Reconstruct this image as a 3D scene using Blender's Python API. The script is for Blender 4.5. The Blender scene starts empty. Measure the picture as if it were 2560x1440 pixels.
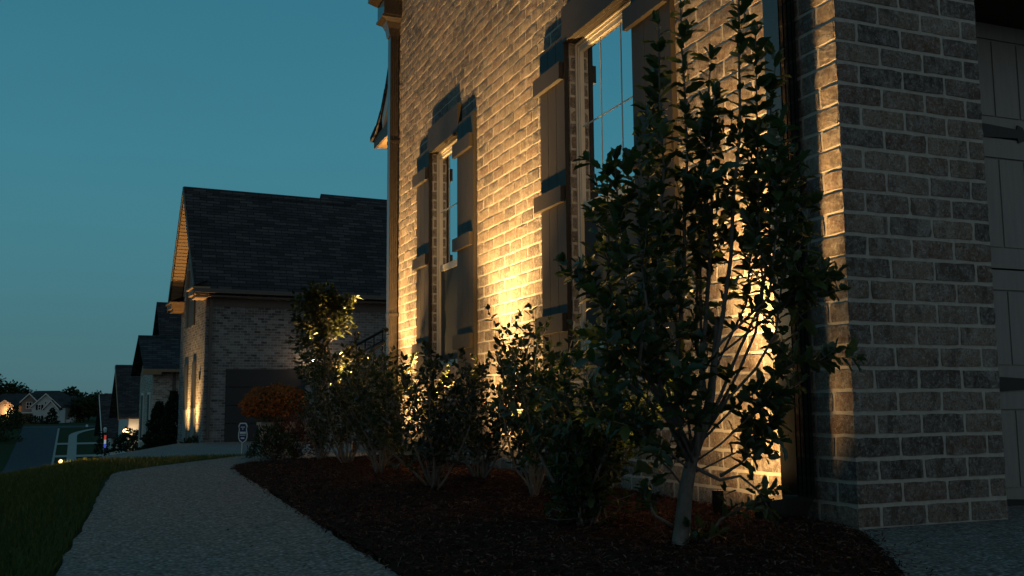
import bpy, math, random
import numpy as np
from mathutils import Vector, Matrix

random.seed(7)
RNG = np.random.default_rng(11)
S = bpy.context.scene
COL = S.collection
PI = math.pi

# ------------------------------------------------------------------ camera
F, YAW, PITCH, ROLL = 2448.4, .37751, .11733, -.00813
HC = .4407
XC, YC = 2.365, 2.755            # corner of the brick pier nearest the camera


def cam_axes():
    fw = np.array([math.sin(YAW) * math.cos(PITCH), math.cos(YAW) * math.cos(PITCH), math.sin(PITCH)])
    rt = np.array([math.cos(YAW), -math.sin(YAW), 0.0])
    up = np.cross(rt, fw)
    c, s = math.cos(ROLL), math.sin(ROLL)
    return c * rt + s * up, -s * rt + c * up, fw


RT, UP, FW = cam_axes()
cd = bpy.data.cameras.new("camera")
cd.sensor_width = 36
cd.lens = F / 2560 * 36
cd.clip_end = 3000
cd.clip_start = .05
cam = bpy.data.objects.new("camera", cd)
m = Matrix.Identity(4)
for i in range(3):
    m[i][0], m[i][1], m[i][2] = RT[i], UP[i], -FW[i]
m[2][3] = HC
cam.matrix_world = m
COL.objects.link(cam)
S.camera = cam


def at(u, v, Z):
    """point of the place seen at photograph pixel (u, v) at depth Z"""
    d = RT * ((u - 1280) / F) - UP * ((v - 720) / F) + FW
    return np.array([0, 0, HC]) + d * Z


# ------------------------------------------------------------------ helpers
def lin(r, g, b):
    f = lambda c: (c / 255 / 12.92) if c / 255 <= .04045 else ((c / 255 + .055) / 1.055) ** 2.4
    return (f(r), f(g), f(b), 1)


def tag(o, label=None, cat=None, group=None, kind=None):
    if label: o['label'] = label
    if cat: o['category'] = cat
    if group: o['group'] = group
    if kind: o['kind'] = kind
    return o


def empty(name, loc, label, cat, group=None):
    o = bpy.data.objects.new(name, None)
    o.location = Vector([float(c) for c in loc])
    o.empty_display_size = .1
    COL.objects.link(o)
    tag(o, label, cat, group)
    return o


class MB:
    """collects faces, links them as one mesh object; world coordinates"""
    def __init__(s):
        s.v, s.f, s.m = [], [], []

    def poly(s, pts, mi=0):
        n = len(s.v)
        s.v += [tuple(float(c) for c in p) for p in pts]
        s.f.append(tuple(range(n, n + len(pts))))
        s.m.append(mi)

    def mesh(s, vs, fs, mi=0):
        n = len(s.v)
        s.v += [tuple(float(c) for c in p) for p in vs]
        s.f += [tuple(i + n for i in f) for f in fs]
        s.m += [mi] * len(fs)

    def box(s, x0, x1, y0, y1, z0, z1, fr=None, mi=0, bev=0):
        fr = fr or IDF
        vs = [fr(x, y, z) for z in (z0, z1) for y in (y0, y1) for x in (x0, x1)]
        s.mesh(vs, [(0, 2, 3, 1), (4, 5, 7, 6), (0, 1, 5, 4), (2, 6, 7, 3), (0, 4, 6, 2), (1, 3, 7, 5)], mi)

    def prism(s, poly, thick, mi=0):
        """poly: list of world points (planar); thick: world vector"""
        n = len(poly)
        t = np.array(thick, float)
        a = [np.array(p, float) for p in poly]
        vs = a + [p + t for p in a]
        fs = [tuple(range(n))[::-1], tuple(range(n, 2 * n))]
        fs += [(i, (i + 1) % n, n + (i + 1) % n, n + i) for i in range(n)]
        s.mesh(vs, fs, mi)

    def tube(s, pts, rad, k=6, mi=0, cap=True):
        pts = [np.array(p, float) for p in pts]
        if not hasattr(rad, '__len__'): rad = [rad] * len(pts)
        rings, vs = [], []
        ref = None
        for i, p in enumerate(pts):
            t = pts[min(i + 1, len(pts) - 1)] - pts[max(i - 1, 0)]
            t = t / (np.linalg.norm(t) + 1e-9)
            if ref is None:
                ref = np.array([1., 0, 0]) if abs(t[0]) < .8 else np.array([0, 1., 0])
            a = np.cross(t, ref); a /= np.linalg.norm(a) + 1e-9
            b = np.cross(t, a)
            ref = -np.cross(t, a) if False else ref
            for j in range(k):
                w = 2 * PI * j / k
                vs.append(p + rad[i] * (a * math.cos(w) + b * math.sin(w)))
        fs = []
        for i in range(len(pts) - 1):
            for j in range(k):
                q = (j + 1) % k
                fs.append((i * k + j, i * k + q, (i + 1) * k + q, (i + 1) * k + j))
        if cap:
            fs.append(tuple(range(k))[::-1])
            fs.append(tuple((len(pts) - 1) * k + j for j in range(k)))
        s.mesh(vs, fs, mi)

    def lathe(s, c, prof, k=16, mi=0, axis=(0, 0, 1)):
        ax = np.array(axis, float); ax /= np.linalg.norm(ax)
        r0 = np.array([1., 0, 0]) if abs(ax[0]) < .8 else np.array([0, 1., 0])
        a = np.cross(ax, r0); a /= np.linalg.norm(a); b = np.cross(ax, a)
        vs = [np.array(c, float) + ax * h + r * (a * math.cos(2 * PI * j / k) + b * math.sin(2 * PI * j / k)) for r, h in prof for j in range(k)]
        fs = [(i * k + j, i * k + (j + 1) % k, (i + 1) * k + (j + 1) % k, (i + 1) * k + j) for i in range(len(prof) - 1) for j in range(k)]
        fs += [tuple(range(k))[::-1], tuple((len(prof) - 1) * k + j for j in range(k))]
        s.mesh(vs, fs, mi)

    def build(s, name, mats, parent=None, smooth=False):
        me = bpy.data.meshes.new(name)
        me.from_pydata(s.v, [], s.f)
        for mm in (mats if isinstance(mats, (list, tuple)) else [mats]):
            me.materials.append(mm)
        if any(s.m): me.polygons.foreach_set('material_index', s.m)
        if smooth: me.polygons.foreach_set('use_smooth', [True] * len(s.f))
        me.update()
        return link(name, me, parent)


def link(name, me, parent=None):
    o = bpy.data.objects.new(name, me)
    COL.objects.link(o)
    if parent is not None:
        o.parent = parent
        q = parent
        off = Vector((0, 0, 0))
        while q is not None:
            off += q.location; q = q.parent
        o.location = -off                       # meshes are in world coordinates
    return o


def IDF(x, y, z): return np.array([x, y, z], float)


class Frame:
    def __init__(s, o, ang):
        s.o = np.array(o, float)
        s.ex = np.array([math.cos(ang), math.sin(ang), 0]); s.ey = np.array([-math.sin(ang), math.cos(ang), 0])

    def __call__(s, x, y, z): return s.o + s.ex * x + s.ey * y + np.array([0, 0, z])


def mesh_np(name, V, Fc, mats, parent=None, attr=None, smooth=False):
    """V (n,3), Fc (m,k) all faces with k corners"""
    me = bpy.data.meshes.new(name)
    n, mfa, k = len(V), len(Fc), Fc.shape[1]
    me.vertices.add(n); me.vertices.foreach_set('co', np.asarray(V, np.float32).ravel())
    me.loops.add(mfa * k); me.loops.foreach_set('vertex_index', np.asarray(Fc, np.int32).ravel())
    me.polygons.add(mfa)
    me.polygons.foreach_set('loop_start', np.arange(0, mfa * k, k, dtype=np.int32))
    me.polygons.foreach_set('loop_total', np.full(mfa, k, np.int32))
    if smooth: me.polygons.foreach_set('use_smooth', np.ones(mfa, bool))
    for mm in (mats if isinstance(mats, (list, tuple)) else [mats]): me.materials.append(mm)
    me.update(calc_edges=True)
    me.validate()
    return link(name, me, parent)


# ------------------------------------------------------------------ materials
def new_mat(name):
    mt = bpy.data.materials.new(name); mt.use_nodes = True
    nt = mt.node_tree
    return mt, nt, nt.nodes['Principled BSDF']


def N(nt, typ, **kw):
    n = nt.nodes.new(typ)
    for k, v in kw.items():
        if k in n.inputs: n.inputs[k].default_value = v
        else: setattr(n, k, v)
    return n


def ramp(nt, src, stops, interp='LINEAR'):
    r = nt.nodes.new('ShaderNodeValToRGB'); r.color_ramp.interpolation = interp
    e = r.color_ramp.elements
    while len(e) < len(stops): e.new(.5)
    for el, (p, c) in zip(e, stops):
        el.position = p
        el.color = c if hasattr(c, '__len__') and len(c) == 4 else ((c[0], c[1], c[2], 1) if hasattr(c, '__len__') else (c, c, c, 1))
    nt.links.new(src, r.inputs[0])
    return r.outputs[0]


def mixc(nt, fac, a, b, mode='MIX'):
    x = nt.nodes.new('ShaderNodeMix'); x.data_type = 'RGBA'; x.blend_type = mode
    for i, s in ((0, fac), (6, a), (7, b)):
        if hasattr(s, 'links'): nt.links.new(s, x.inputs[i])
        elif hasattr(s, '__len__'): x.inputs[i].default_value = (s[0], s[1], s[2], 1)
        else: x.inputs[i].default_value = s
    return x.outputs[2]


def bump(nt, p, h, strength=.4, dist=.01):
    b = N(nt, 'ShaderNodeBump', Strength=strength, Distance=dist)
    nt.links.new(h, b.inputs['Height']); nt.links.new(b.outputs[0], p.inputs['Normal'])


def noise(nt, scale, detail=6, rough=.6, vec=None, stretch=None):
    n = N(nt, 'ShaderNodeTexNoise', Scale=scale, Detail=detail, Roughness=rough)
    co = vec
    if co is None:
        g = nt.nodes.new('ShaderNodeNewGeometry'); co = g.outputs['Position']
    if stretch:
        mp = nt.nodes.new('ShaderNodeMapping'); mp.inputs['Scale'].default_value = stretch
        nt.links.new(co, mp.inputs[0]); co = mp.outputs[0]
    nt.links.new(co, n.inputs['Vector'])
    return n.outputs['Fac']


def plain(name, col, rough=.6, spec=.4, var=.25, nscale=30, bmp=.15, metal=0, stretch=None, bdist=.002):
    mt, nt, p = new_mat(name)
    f = noise(nt, nscale, stretch=stretch)
    c = ramp(nt, f, [(.3, [x * (1 - var) for x in col]), (.7, [min(1, x * (1 + var)) for x in col])])
    nt.links.new(c, p.inputs['Base Color'])
    p.inputs['Roughness'].default_value = rough
    p.inputs['Specular IOR Level'].default_value = spec
    p.inputs['Metallic'].default_value = metal
    if bmp: bump(nt, p, f, bmp, bdist)
    return mt


def mat_brick():
    mt, nt, p = new_mat('tumbled_brick')
    g = nt.nodes.new('ShaderNodeNewGeometry')
    rnd = g.outputs['Random Per Island']
    base = ramp(nt, rnd, [(0, (.06, .045, .036)), (.22, (.12, .095, .075)), (.45, (.175, .135, .102)), (.68, (.215, .165, .115)), (.85, (.15, .092, .062)), (1, (.085, .068, .056))])
    # mottling, dark pits, pale mortar smear running over the faces
    n1 = noise(nt, 34, 8, .7)
    c = mixc(nt, ramp(nt, n1, [(.40, 0), (.66, .48)]), base, (.35, .34, .32))
    n2 = noise(nt, 14, 5, .6, stretch=(1, 1, .55))
    c = mixc(nt, ramp(nt, n2, [(.55, 0), (.70, .45)]), c, (.40, .385, .36))
    n4 = noise(nt, 22, 3, .5, stretch=(1, 1, .4))
    c = mixc(nt, ramp(nt, n4, [(.30, .7), (.46, 0)]), c, (.07, .055, .045))
    n3 = noise(nt, 130, 4, .7)
    c = mixc(nt, ramp(nt, n3, [(.34, .85), (.5, 0)]), c, (.05, .042, .038))
    n5 = noise(nt, 75, 5, .75)
    c = mixc(nt, ramp(nt, n5, [(.52, 0), (.66, .55)]), c, (.42, .42, .42))
    c = mixc(nt, 1.0, c, ramp(nt, noise(nt, 1.7, 4, .6), [(.3, .78), (.7, 1.12)]), 'MULTIPLY')
    nt.links.new(c, p.inputs['Base Color'])
    p.inputs['Roughness'].default_value = .9
    p.inputs['Specular IOR Level'].default_value = .15
    bump(nt, p, mixc(nt, .5, n1, n3), .55, .004)
    return mt


def mat_brick_flat(name, tint=(1, 1, 1), bw=.203, bh=.0794, vec='xz', ang=0):
    mt, nt, p = new_mat(name)
    g = nt.nodes.new('ShaderNodeNewGeometry')
    # horizontal run along whichever way the wall faces, from position and normal
    sp = nt.nodes.new('ShaderNodeSeparateXYZ'); nt.links.new(g.outputs['Position'], sp.inputs[0])
    sn = nt.nodes.new('ShaderNodeSeparateXYZ'); nt.links.new(g.outputs['Normal'], sn.inputs[0])
    a = N(nt, 'ShaderNodeMath', operation='ABSOLUTE'); nt.links.new(sn.outputs[0], a.inputs[0])
    gt = N(nt, 'ShaderNodeMath', operation='GREATER_THAN'); nt.links.new(a.outputs[0], gt.inputs[0]); gt.inputs[1].default_value = .7
    mx = N(nt, 'ShaderNodeMix'); mx.data_type = 'FLOAT'
    nt.links.new(gt.outputs[0], mx.inputs[0]); nt.links.new(sp.outputs[0], mx.inputs[2]); nt.links.new(sp.outputs[1], mx.inputs[3])
    cb = nt.nodes.new('ShaderNodeCombineXYZ'); nt.links.new(mx.outputs[0], cb.inputs[0]); nt.links.new(sp.outputs[2], cb.inputs[1])
    b = nt.nodes.new('ShaderNodeTexBrick')
    b.inputs['Scale'].default_value = 1
    b.inputs['Brick Width'].default_value = bw; b.inputs['Row Height'].default_value = bh
    b.inputs['Mortar Size'].default_value = .006; b.inputs['Mortar Smooth'].default_value = .3
    b.inputs['Bias'].default_value = .0
    b.inputs['Color1'].default_value = (0, 0, 0, 1); b.inputs['Color2'].default_value = (1, 1, 1, 1); b.inputs['Mortar'].default_value = (.5, .5, .5, 1)
    nt.links.new(cb.outputs[0], b.inputs['Vector'])
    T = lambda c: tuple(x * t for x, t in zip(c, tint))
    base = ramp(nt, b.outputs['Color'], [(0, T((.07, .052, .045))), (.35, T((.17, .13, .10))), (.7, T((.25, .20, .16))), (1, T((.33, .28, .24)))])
    n1 = noise(nt, 9, 6)
    c = mixc(nt, ramp(nt, n1, [(.4, 0), (.7, .5)]), base, T((.36, .33, .30)))
    c = mixc(nt, b.outputs['Fac'], c, T((.42, .39, .34)))
    nt.links.new(c, p.inputs['Base Color'])
    p.inputs['Roughness'].default_value = .9; p.inputs['Specular IOR Level'].default_value = .15
    inv = N(nt, 'ShaderNodeMath', operation='SUBTRACT'); inv.inputs[0].default_value = 1; nt.links.new(b.outputs['Fac'], inv.inputs[1])
    bump(nt, p, inv.outputs[0], .5, .004)
    return mt


def mat_aggregate(name, cols, scale=120, bscale=.5):
    mt, nt, p = new_mat(name)
    g = nt.nodes.new('ShaderNodeNewGeometry')
    v = nt.nodes.new('ShaderNodeTexVoronoi'); v.inputs['Scale'].default_value = scale
    nt.links.new(g.outputs['Position'], v.inputs['Vector'])
    sep = nt.nodes.new('ShaderNodeSeparateColor'); nt.links.new(v.outputs['Color'], sep.inputs[0])
    c = ramp(nt, sep.outputs[0], [(0, cols[0]), (.3, cols[1]), (.55, cols[2]), (.8, cols[3]), (1, cols[4])])
    big = noise(nt, 2.3, 5, .6)
    c = mixc(nt, ramp(nt, big, [(.35, .0), (.7, .35)]), c, (.20, .155, .125))
    ed = ramp(nt, v.outputs['Distance'], [(.25, 1.0), (.75, .45)])
    c = mixc(nt, 1.0, c, ed, 'MULTIPLY')
    nt.links.new(c, p.inputs['Base Color'])
    p.inputs['Roughness'].default_value = .8; p.inputs['Specular IOR Level'].default_value = .25
    inv = ramp(nt, v.outputs['Distance'], [(0, 1), (.8, 0)])
    bump(nt, p, inv, bscale, .006)
    return mt


def mat_shingle(name='roof_shingle', k=1.2):
    mt, nt, p = new_mat(name)
    g = nt.nodes.new('ShaderNodeNewGeometry')
    sp = nt.nodes.new('ShaderNodeSeparateXYZ'); nt.links.new(g.outputs['Position'], sp.inputs[0])
    cb = nt.nodes.new('ShaderNodeCombineXYZ'); nt.links.new(sp.outputs[0], cb.inputs[0]); nt.links.new(sp.outputs[2], cb.inputs[1])
    b = nt.nodes.new('ShaderNodeTexBrick')
    for kk, vv in (('Scale', 1), ('Brick Width', .42), ('Row Height', .105), ('Mortar Size', .012), ('Mortar Smooth', .6)): b.inputs[kk].default_value = vv
    b.inputs['Color1'].default_value = (0, 0, 0, 1); b.inputs['Color2'].default_value = (1, 1, 1, 1); b.inputs['Mortar'].default_value = (.2, .2, .2, 1)
    nz = nt.nodes.new('ShaderNodeTexNoise'); nz.inputs['Scale'].default_value = 1.2
    nt.links.new(cb.outputs[0], b.inputs['Vector'])
    c = ramp(nt, b.outputs['Color'], [(0, (.026 * k, .025 * k, .027 * k)), (.5, (.042 * k, .040 * k, .042 * k)), (1, (.072 * k, .066 * k, .064 * k))])
    f = noise(nt, 5, 6, .7)
    c = mixc(nt, ramp(nt, f, [(.4, 0), (.75, .5)]), c, (.03 * k, .03 * k, .034 * k))
    c = mixc(nt, b.outputs['Fac'], c, (.010, .010, .011))
    nt.links.new(c, p.inputs['Base Color']); p.inputs['Roughness'].default_value = .95; p.inputs['Specular IOR Level'].default_value = .1
    bump(nt, p, b.outputs['Color'], .5, .01)
    return mt


def mat_leaf(name, c0, c1, trans=.25, rough=.4, spec=.45, c2=None, tcol=None):
    mt, nt, p = new_mat(name)
    g = nt.nodes.new('ShaderNodeNewGeometry')
    st = [(0, c0), (.8, c1)] + [(1, c2 or c1)]
    c = ramp(nt, g.outputs['Random Per Island'], st)
    nt.links.new(c, p.inputs['Base Color'])
    p.inputs['Roughness'].default_value = rough; p.inputs['Specular IOR Level'].default_value = spec
    tr = nt.nodes.new('ShaderNodeBsdfTranslucent')
    if tcol: tr.inputs[0].default_value = (*tcol, 1)
    else: nt.links.new(c, tr.inputs[0])
    mx = nt.nodes.new('ShaderNodeMixShader'); mx.inputs[0].default_value = trans
    nt.links.new(p.outputs[0], mx.inputs[1]); nt.links.new(tr.outputs[0], mx.inputs[2])
    nt.links.new(mx.outputs[0], nt.nodes['Material Output'].inputs[0])
    return mt


def mat_emit(name, col, strength):
    mt, nt, p = new_mat(name)
    p.inputs['Base Color'].default_value = (*col, 1)
    p.inputs['Emission Color'].default_value = (*col, 1)
    p.inputs['Emission Strength'].default_value = strength
    return mt


def mat_glass(name, refl=.75, body=(.012, .016, .018)):
    mt, nt, p = new_mat(name)
    p.inputs['Base Color'].default_value = (*body, 1); p.inputs['Roughness'].default_value = .3
    gl = nt.nodes.new('ShaderNodeBsdfGlossy'); gl.inputs['Roughness'].default_value = .015
    gl.inputs['Color'].default_value = (.95, .98, 1, 1)
    fr = nt.nodes.new('ShaderNodeFresnel'); fr.inputs['IOR'].default_value = 1.5
    mp = nt.nodes.new('ShaderNodeMapRange'); mp.inputs['To Min'].default_value = refl * .6; mp.inputs['To Max'].default_value = 1
    mp.inputs['From Max'].default_value = .6
    nt.links.new(fr.outputs[0], mp.inputs['Value'])
    mx = nt.nodes.new('ShaderNodeMixShader'); nt.links.new(mp.outputs[0], mx.inputs[0])
    nt.links.new(p.outputs[0], mx.inputs[1]); nt.links.new(gl.outputs[0], mx.inputs[2])
    nt.links.new(mx.outputs[0], nt.nodes['Material Output'].inputs[0])
    return mt


M = {}
M['brick'] = mat_brick()
M['mortar'] = plain('mortar', (.42, .395, .35), .95, .1, .14, 60, .5, bdist=.003)
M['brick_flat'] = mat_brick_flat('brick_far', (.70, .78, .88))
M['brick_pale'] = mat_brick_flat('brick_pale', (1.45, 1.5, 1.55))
M['shutter'] = plain('shutter_paint', (.026, .022, .0175), .55, .3, .12, 40, .2, stretch=(1, 1, .15))
M['lintel'] = plain('lintel_paint', (.027, .0215, .0155), .55, .3, .15, 26, .2)
M['vinyl'] = plain('window_vinyl', (.58, .53, .44), .45, .4, .06, 20, .03)
M['glass'] = mat_glass('window_glass', .95)
M['glass_dark'] = mat_glass('window_glass_far', .35, (.012, .014, .016))
M['screen'] = plain('insect_screen', (.045, .05, .052), .6, .2, .3, 400, .1)
M['bronze'] = plain('bronze_metal', (.024, .019, .015), .13, .8, .15, 25, .08, stretch=(1, 1, .1))
M['soffit'] = plain('soffit_boards', (.30, .20, .11), .6, .3, .1, 20, .1)
M['fascia'] = plain('fascia_paint', (.11, .09, .075), .55, .35, .12, 20, .1)
M['trim_white'] = plain('white_trim', (.7, .68, .63), .6, .3, .08, 20, .05)
M['garage'] = plain('garage_door_paint', (.24, .23, .21), .5, .35, .10, 60, .2, stretch=(1, 1, .08))
M['garage_dark'] = plain('dark_garage_door', (.035, .033, .034), .6, .3, .15, 30, .1)
M['black'] = plain('black_iron', (.012, .012, .012), .5, .4, .2, 40, .1)
M['dark'] = plain('dark_interior', (.01, .01, .01), .9, .0, .1, 10, 0)
M['header'] = plain('stained_header', (.06, .035, .022), .7, .2, .25, 25, .2)
M['walk'] = mat_aggregate('exposed_aggregate', [(.055, .053, .052), (.26, .255, .25), (.15, .145, .14), (.40, .395, .39), (.16, .13, .115)], 88, .7)
M['asphalt'] = plain('asphalt', (.042, .043, .052), .9, .2, .25, 6, .3)
M['concrete'] = plain('pale_concrete', (.27, .265, .25), .9, .2, .12, 3, .2)
M['mulch'] = plain('mulch_soil', (.036, .017, .0125), .95, .05, .6, 55, 1.0, bdist=.03)
M['chip'] = mat_leaf('mulch_chip', (.02, .008, .006), (.095, .042, .03), .0, .95, .05, (.16, .10, .075))
M['lawn'] = plain('lawn_soil', (.028, .038, .016), .95, .05, .45, 8, .6, bdist=.02)
M['grass'] = mat_leaf('grass_blade', (.034, .062, .016), (.065, .105, .026), .3, .6, .25, (.10, .12, .04))
M['roof'] = mat_shingle()
M['holly'] = mat_leaf('holly_leaf', (.020, .040, .020), (.042, .078, .034), .30, .33, .5, (.09, .12, .035), (.10, .14, .02))
M['shrub'] = mat_leaf('shrub_leaf', (.010, .022, .011), (.024, .042, .018), .26, .42, .35, (.06, .045, .02), (.12, .13, .02))
M['magnolia'] = mat_leaf('magnolia_leaf', (.016, .030, .012), (.036, .055, .018), .22, .40, .4, (.075, .08, .025), (.09, .10, .018))
M['lowshrub'] = mat_leaf('low_shrub_leaf', (.015, .032, .014), (.03, .055, .022), .2, .5, .25, (.05, .06, .03))
M['redshrub'] = mat_leaf('red_shrub_leaf', (.06, .014, .012), (.11, .03, .016), .2, .5, .25, (.05, .04, .02))
M['mum'] = mat_leaf('mum_flower', (.20, .08, .026), (.31, .135, .042), .25, .7, .15, (.17, .04, .012))
M['mumleaf'] = mat_leaf('mum_leaf', (.03, .04, .012), (.06, .06, .02), .2, .6, .2)
M['conifer'] = mat_leaf('conifer_leaf', (.010, .024, .012), (.024, .045, .02), .15, .6, .15, (.04, .06, .02))
M['fartree'] = mat_leaf('far_foliage', (.018, .028, .012), (.04, .055, .02), .2, .7, .1, (.07, .06, .02))
M['bark'] = plain('grey_bark', (.15, .135, .118), .85, .15, .3, 60, .5, stretch=(1, 1, .5), bdist=.004)
M['twig'] = plain('twig_bark', (.19, .175, .15), .85, .15, .3, 50, .3)
M['bark_dark'] = plain('dark_bark', (.06, .05, .04), .9, .1, .3, 10, .3)
M['pot'] = plain('grey_planter', (.22, .23, .225), .7, .2, .12, 20, .2)
M['sign_blue'] = plain('sign_blue', (.012, .03, .11), .4, .4, .05, 20, 0)
M['sign_white'] = plain('sign_white', (.72, .76, .76), .45, .4, .04, 20, 0)
M['car'] = plain('white_car_paint', (.62, .64, .64), .3, .5, .03, 10, 0)
M['tyre'] = plain('tyre_rubber', (.02, .02, .02), .9, .1, .2, 20, 0)
M['siding'] = plain('pale_siding', (.52, .55, .54), .7, .2, .06, 3, .05)
M['greysiding'] = plain('grey_shake_siding', (.17, .17, .15), .8, .2, .15, 6, .1)
M['stone'] = plain('far_stone', (.3, .28, .25), .9, .1, .2, 4, .2)
M['bulb'] = mat_emit('lamp_bulb', (1, .78, .48), 60)
M['lens'] = mat_emit('spot_lens', (1, .72, .38), 30)
M['lawnbulb'] = mat_emit('lawn_lens', (1, .60, .22), 4)
M['farbulb'] = mat_emit('far_bulb', (1, .62, .26), 14)
M['red_glow'] = mat_emit('red_glow', (1, .10, .06), .3)
M['white_glow'] = mat_emit('white_glow', (.9, .95, 1), .25)
M['blue_glow'] = mat_emit('blue_glow', (.10, .16, 1), .35)

WARM = (1.0, .565, .195)


def spot(name, loc, aim, watts, half, blend, parent=None, rad=.025, col=WARM):
    l = bpy.data.lights.new(name, 'SPOT')
    l.energy = watts; l.color = col; l.spot_size = math.radians(half * 2); l.spot_blend = blend; l.shadow_soft_size = rad
    o = bpy.data.objects.new(name, l)
    d = Vector([float(c) for c in aim]) - Vector([float(c) for c in loc])
    o.rotation_euler = d.to_track_quat('-Z', 'Y').to_euler()
    COL.objects.link(o)
    o.location = Vector([float(c) for c in loc])
    if parent is not None:
        o.parent = parent; o.location -= parent.location
    return o


def point(name, loc, watts, rad=.05, col=WARM, parent=None):
    l = bpy.data.lights.new(name, 'POINT'); l.energy = watts; l.color = col; l.shadow_soft_size = rad
    o = bpy.data.objects.new(name, l); o.location = Vector([float(c) for c in loc]); COL.objects.link(o)
    if parent is not None:
        q, off = parent, Vector((0, 0, 0))
        while q is not None:
            off += q.location; q = q.parent
        o.parent = parent; o.location -= off
    return o


# ------------------------------------------------------------------ sky
w = bpy.data.worlds.new("World"); S.world = w; w.use_nodes = True
nt = w.node_tree
bg = nt.nodes['Background']
tc = nt.nodes.new('ShaderNodeTexCoord')
sp = nt.nodes.new('ShaderNodeSeparateXYZ'); nt.links.new(tc.outputs['Generated'], sp.inputs[0])
teal = ramp(nt, sp.outputs[2], [(0, lin(72, 103, 110)), (.03, lin(73, 113, 119)), (.12, lin(69, 122, 133)), (.24, lin(62, 125, 142)), (.38, lin(54, 117, 137)), (1, lin(46, 96, 116))])
dusk = ramp(nt, sp.outputs[2], [(0, (.22, .215, .21, 1)), (.10, (.20, .215, .225, 1)), (.35, (.13, .18, .205, 1)), (1, (.055, .12, .15, 1))])
mr = nt.nodes.new('ShaderNodeMapRange'); mr.interpolation_type = 'SMOOTHSTEP'
mr.inputs['From Min'].default_value = .35; mr.inputs['From Max'].default_value = -.7
nt.links.new(sp.outputs[1], mr.inputs['Value'])
sky_n = nt.nodes.new('ShaderNodeTexNoise'); sky_n.inputs['Scale'].default_value = 2.6; sky_n.inputs['Detail'].default_value = 5
mpn = nt.nodes.new('ShaderNodeMapping'); mpn.inputs['Scale'].default_value = (1, 1, 3.5)
nt.links.new(tc.outputs['Generated'], mpn.inputs[0]); nt.links.new(mpn.outputs[0], sky_n.inputs['Vector'])
veil = ramp(nt, sky_n.outputs['Fac'], [(.3, .965), (.7, 1.035)])
nt.links.new(mixc(nt, 1.0, mixc(nt, mr.outputs[0], teal, dusk), veil, 'MULTIPLY'), bg.inputs['Color'])
bg.inputs['Strength'].default_value = 1.0
S.view_settings.view_transform = 'Standard'
S.view_settings.look = 'None'
S.view_settings.exposure = 0
S.view_settings.gamma = 1


# ------------------------------------------------------------------ terrain
PY = [-30, 8.3, 9.5, 14, 20, 26, 31, 40, 50, 70, 90, 110, 140, 165, 172, 180, 200, 226, 240, 290, 400, 700]
PZ = [0, 0, -.03, -.28, -.60, -.62, -.66, -1.05, -1.6, -3.1, -4.6, -6.2, -8.2, -9.35, -9.3, -8.75, -6.7, -4.05, -3.85, -3.6, -3.0, 0]
SYs = [-30, 6.2, 7.7, 9.5, 14, 20, 35, 50, 80, 120, 700]
SZs = [0, 0, .10, .20, .18, .16, .16, .15, .08, 0, 0]


def ter(x, y):
    z = np.interp(y, PY, PZ)
    s = np.interp(y, SYs, SZs)
    d = np.clip(np.interp(y, [10, 20], [-.3, 1.5]) - np.asarray(x, float), 0, 6.5)
    return z - s * d


def grid_patch(name, xs_of, ys, off, mat, nx=8, label=None, smooth=True):
    """strip following the terrain: xs_of(y) -> (x0, x1)"""
    V, Fc = [], []
    for y in ys:
        a, b = xs_of(y)
        for i in range(nx + 1):
            x = a + (b - a) * i / nx
            V.append((x, y, float(ter(x, y)) + off))
    for j in range(len(ys) - 1):
        for i in range(nx):
            q = j * (nx + 1) + i
            Fc.append((q, q + 1, q + nx + 2, q + nx + 1))
    o = mesh_np(name, np.array(V), np.array(Fc), mat, smooth=smooth)
    return tag(o, label, kind='structure')


def warp_axis(lo, hi, fine_lo, fine_hi, fine, coarse_n):
    a = list(np.arange(fine_lo, fine_hi + 1e-6, fine))
    left = list(fine_lo - np.geomspace(1, 1 + (fine_lo - lo), coarse_n)[::-1] + 1)[:-1] if lo < fine_lo else []
    right = list(fine_hi + np.geomspace(1, 1 + (hi - fine_hi), coarse_n) - 1)[1:] if hi > fine_hi else []
    return np.array(left + a + right)


xs = warp_axis(-500, 500, -30, 12, .5, 26)
ys = np.array(sorted(set(list(np.arange(-20, 40, .5)) + list(np.arange(40, 130, 2.)) + list(np.arange(130, 260, 2.)) + list(np.arange(260, 700, 15.)))))
X, Y = np.meshgrid(xs, ys)
Zt = ter(X, Y) - .018
V = np.stack([X.ravel(), Y.ravel(), Zt.ravel()], 1)
nx = len(xs)
idx = np.arange((len(ys) - 1) * nx).reshape(len(ys) - 1, nx)[:, :-1].ravel()
Fc = np.stack([idx, idx + 1, idx + nx + 1, idx + nx], 1)
tag(mesh_np('ground', V, Fc, M['lawn'], smooth=True), kind='structure')


# walkway (thick slab with a rounded-off turn towards the stoop)
def slab(name, outline, z, th, mat, kind='structure', jit=0):
    mb = MB()
    n = len(outline)
    top = [(x, y, z) for x, y in outline]; bot = [(x, y, z - th) for x, y in outline]
    mb.mesh(top + bot, [tuple(range(n))] + [(i, n + i, n + (i + 1) % n, (i + 1) % n) for i in range(n)])
    o = mb.build(name, mat)
    return tag(o, kind=kind)


def rnd_edge(pts, step=.12, amp=.006):
    out = []
    for i in range(len(pts)):
        a, b = np.array(pts[i]), np.array(pts[(i + 1) % len(pts)])
        n = max(1, int(np.linalg.norm(b - a) / step))
        for k in range(n):
            q = a + (b - a) * k / n
            out.append(tuple(q + (RNG.normal(0, amp, 2) if k else 0)))
    return out


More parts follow.
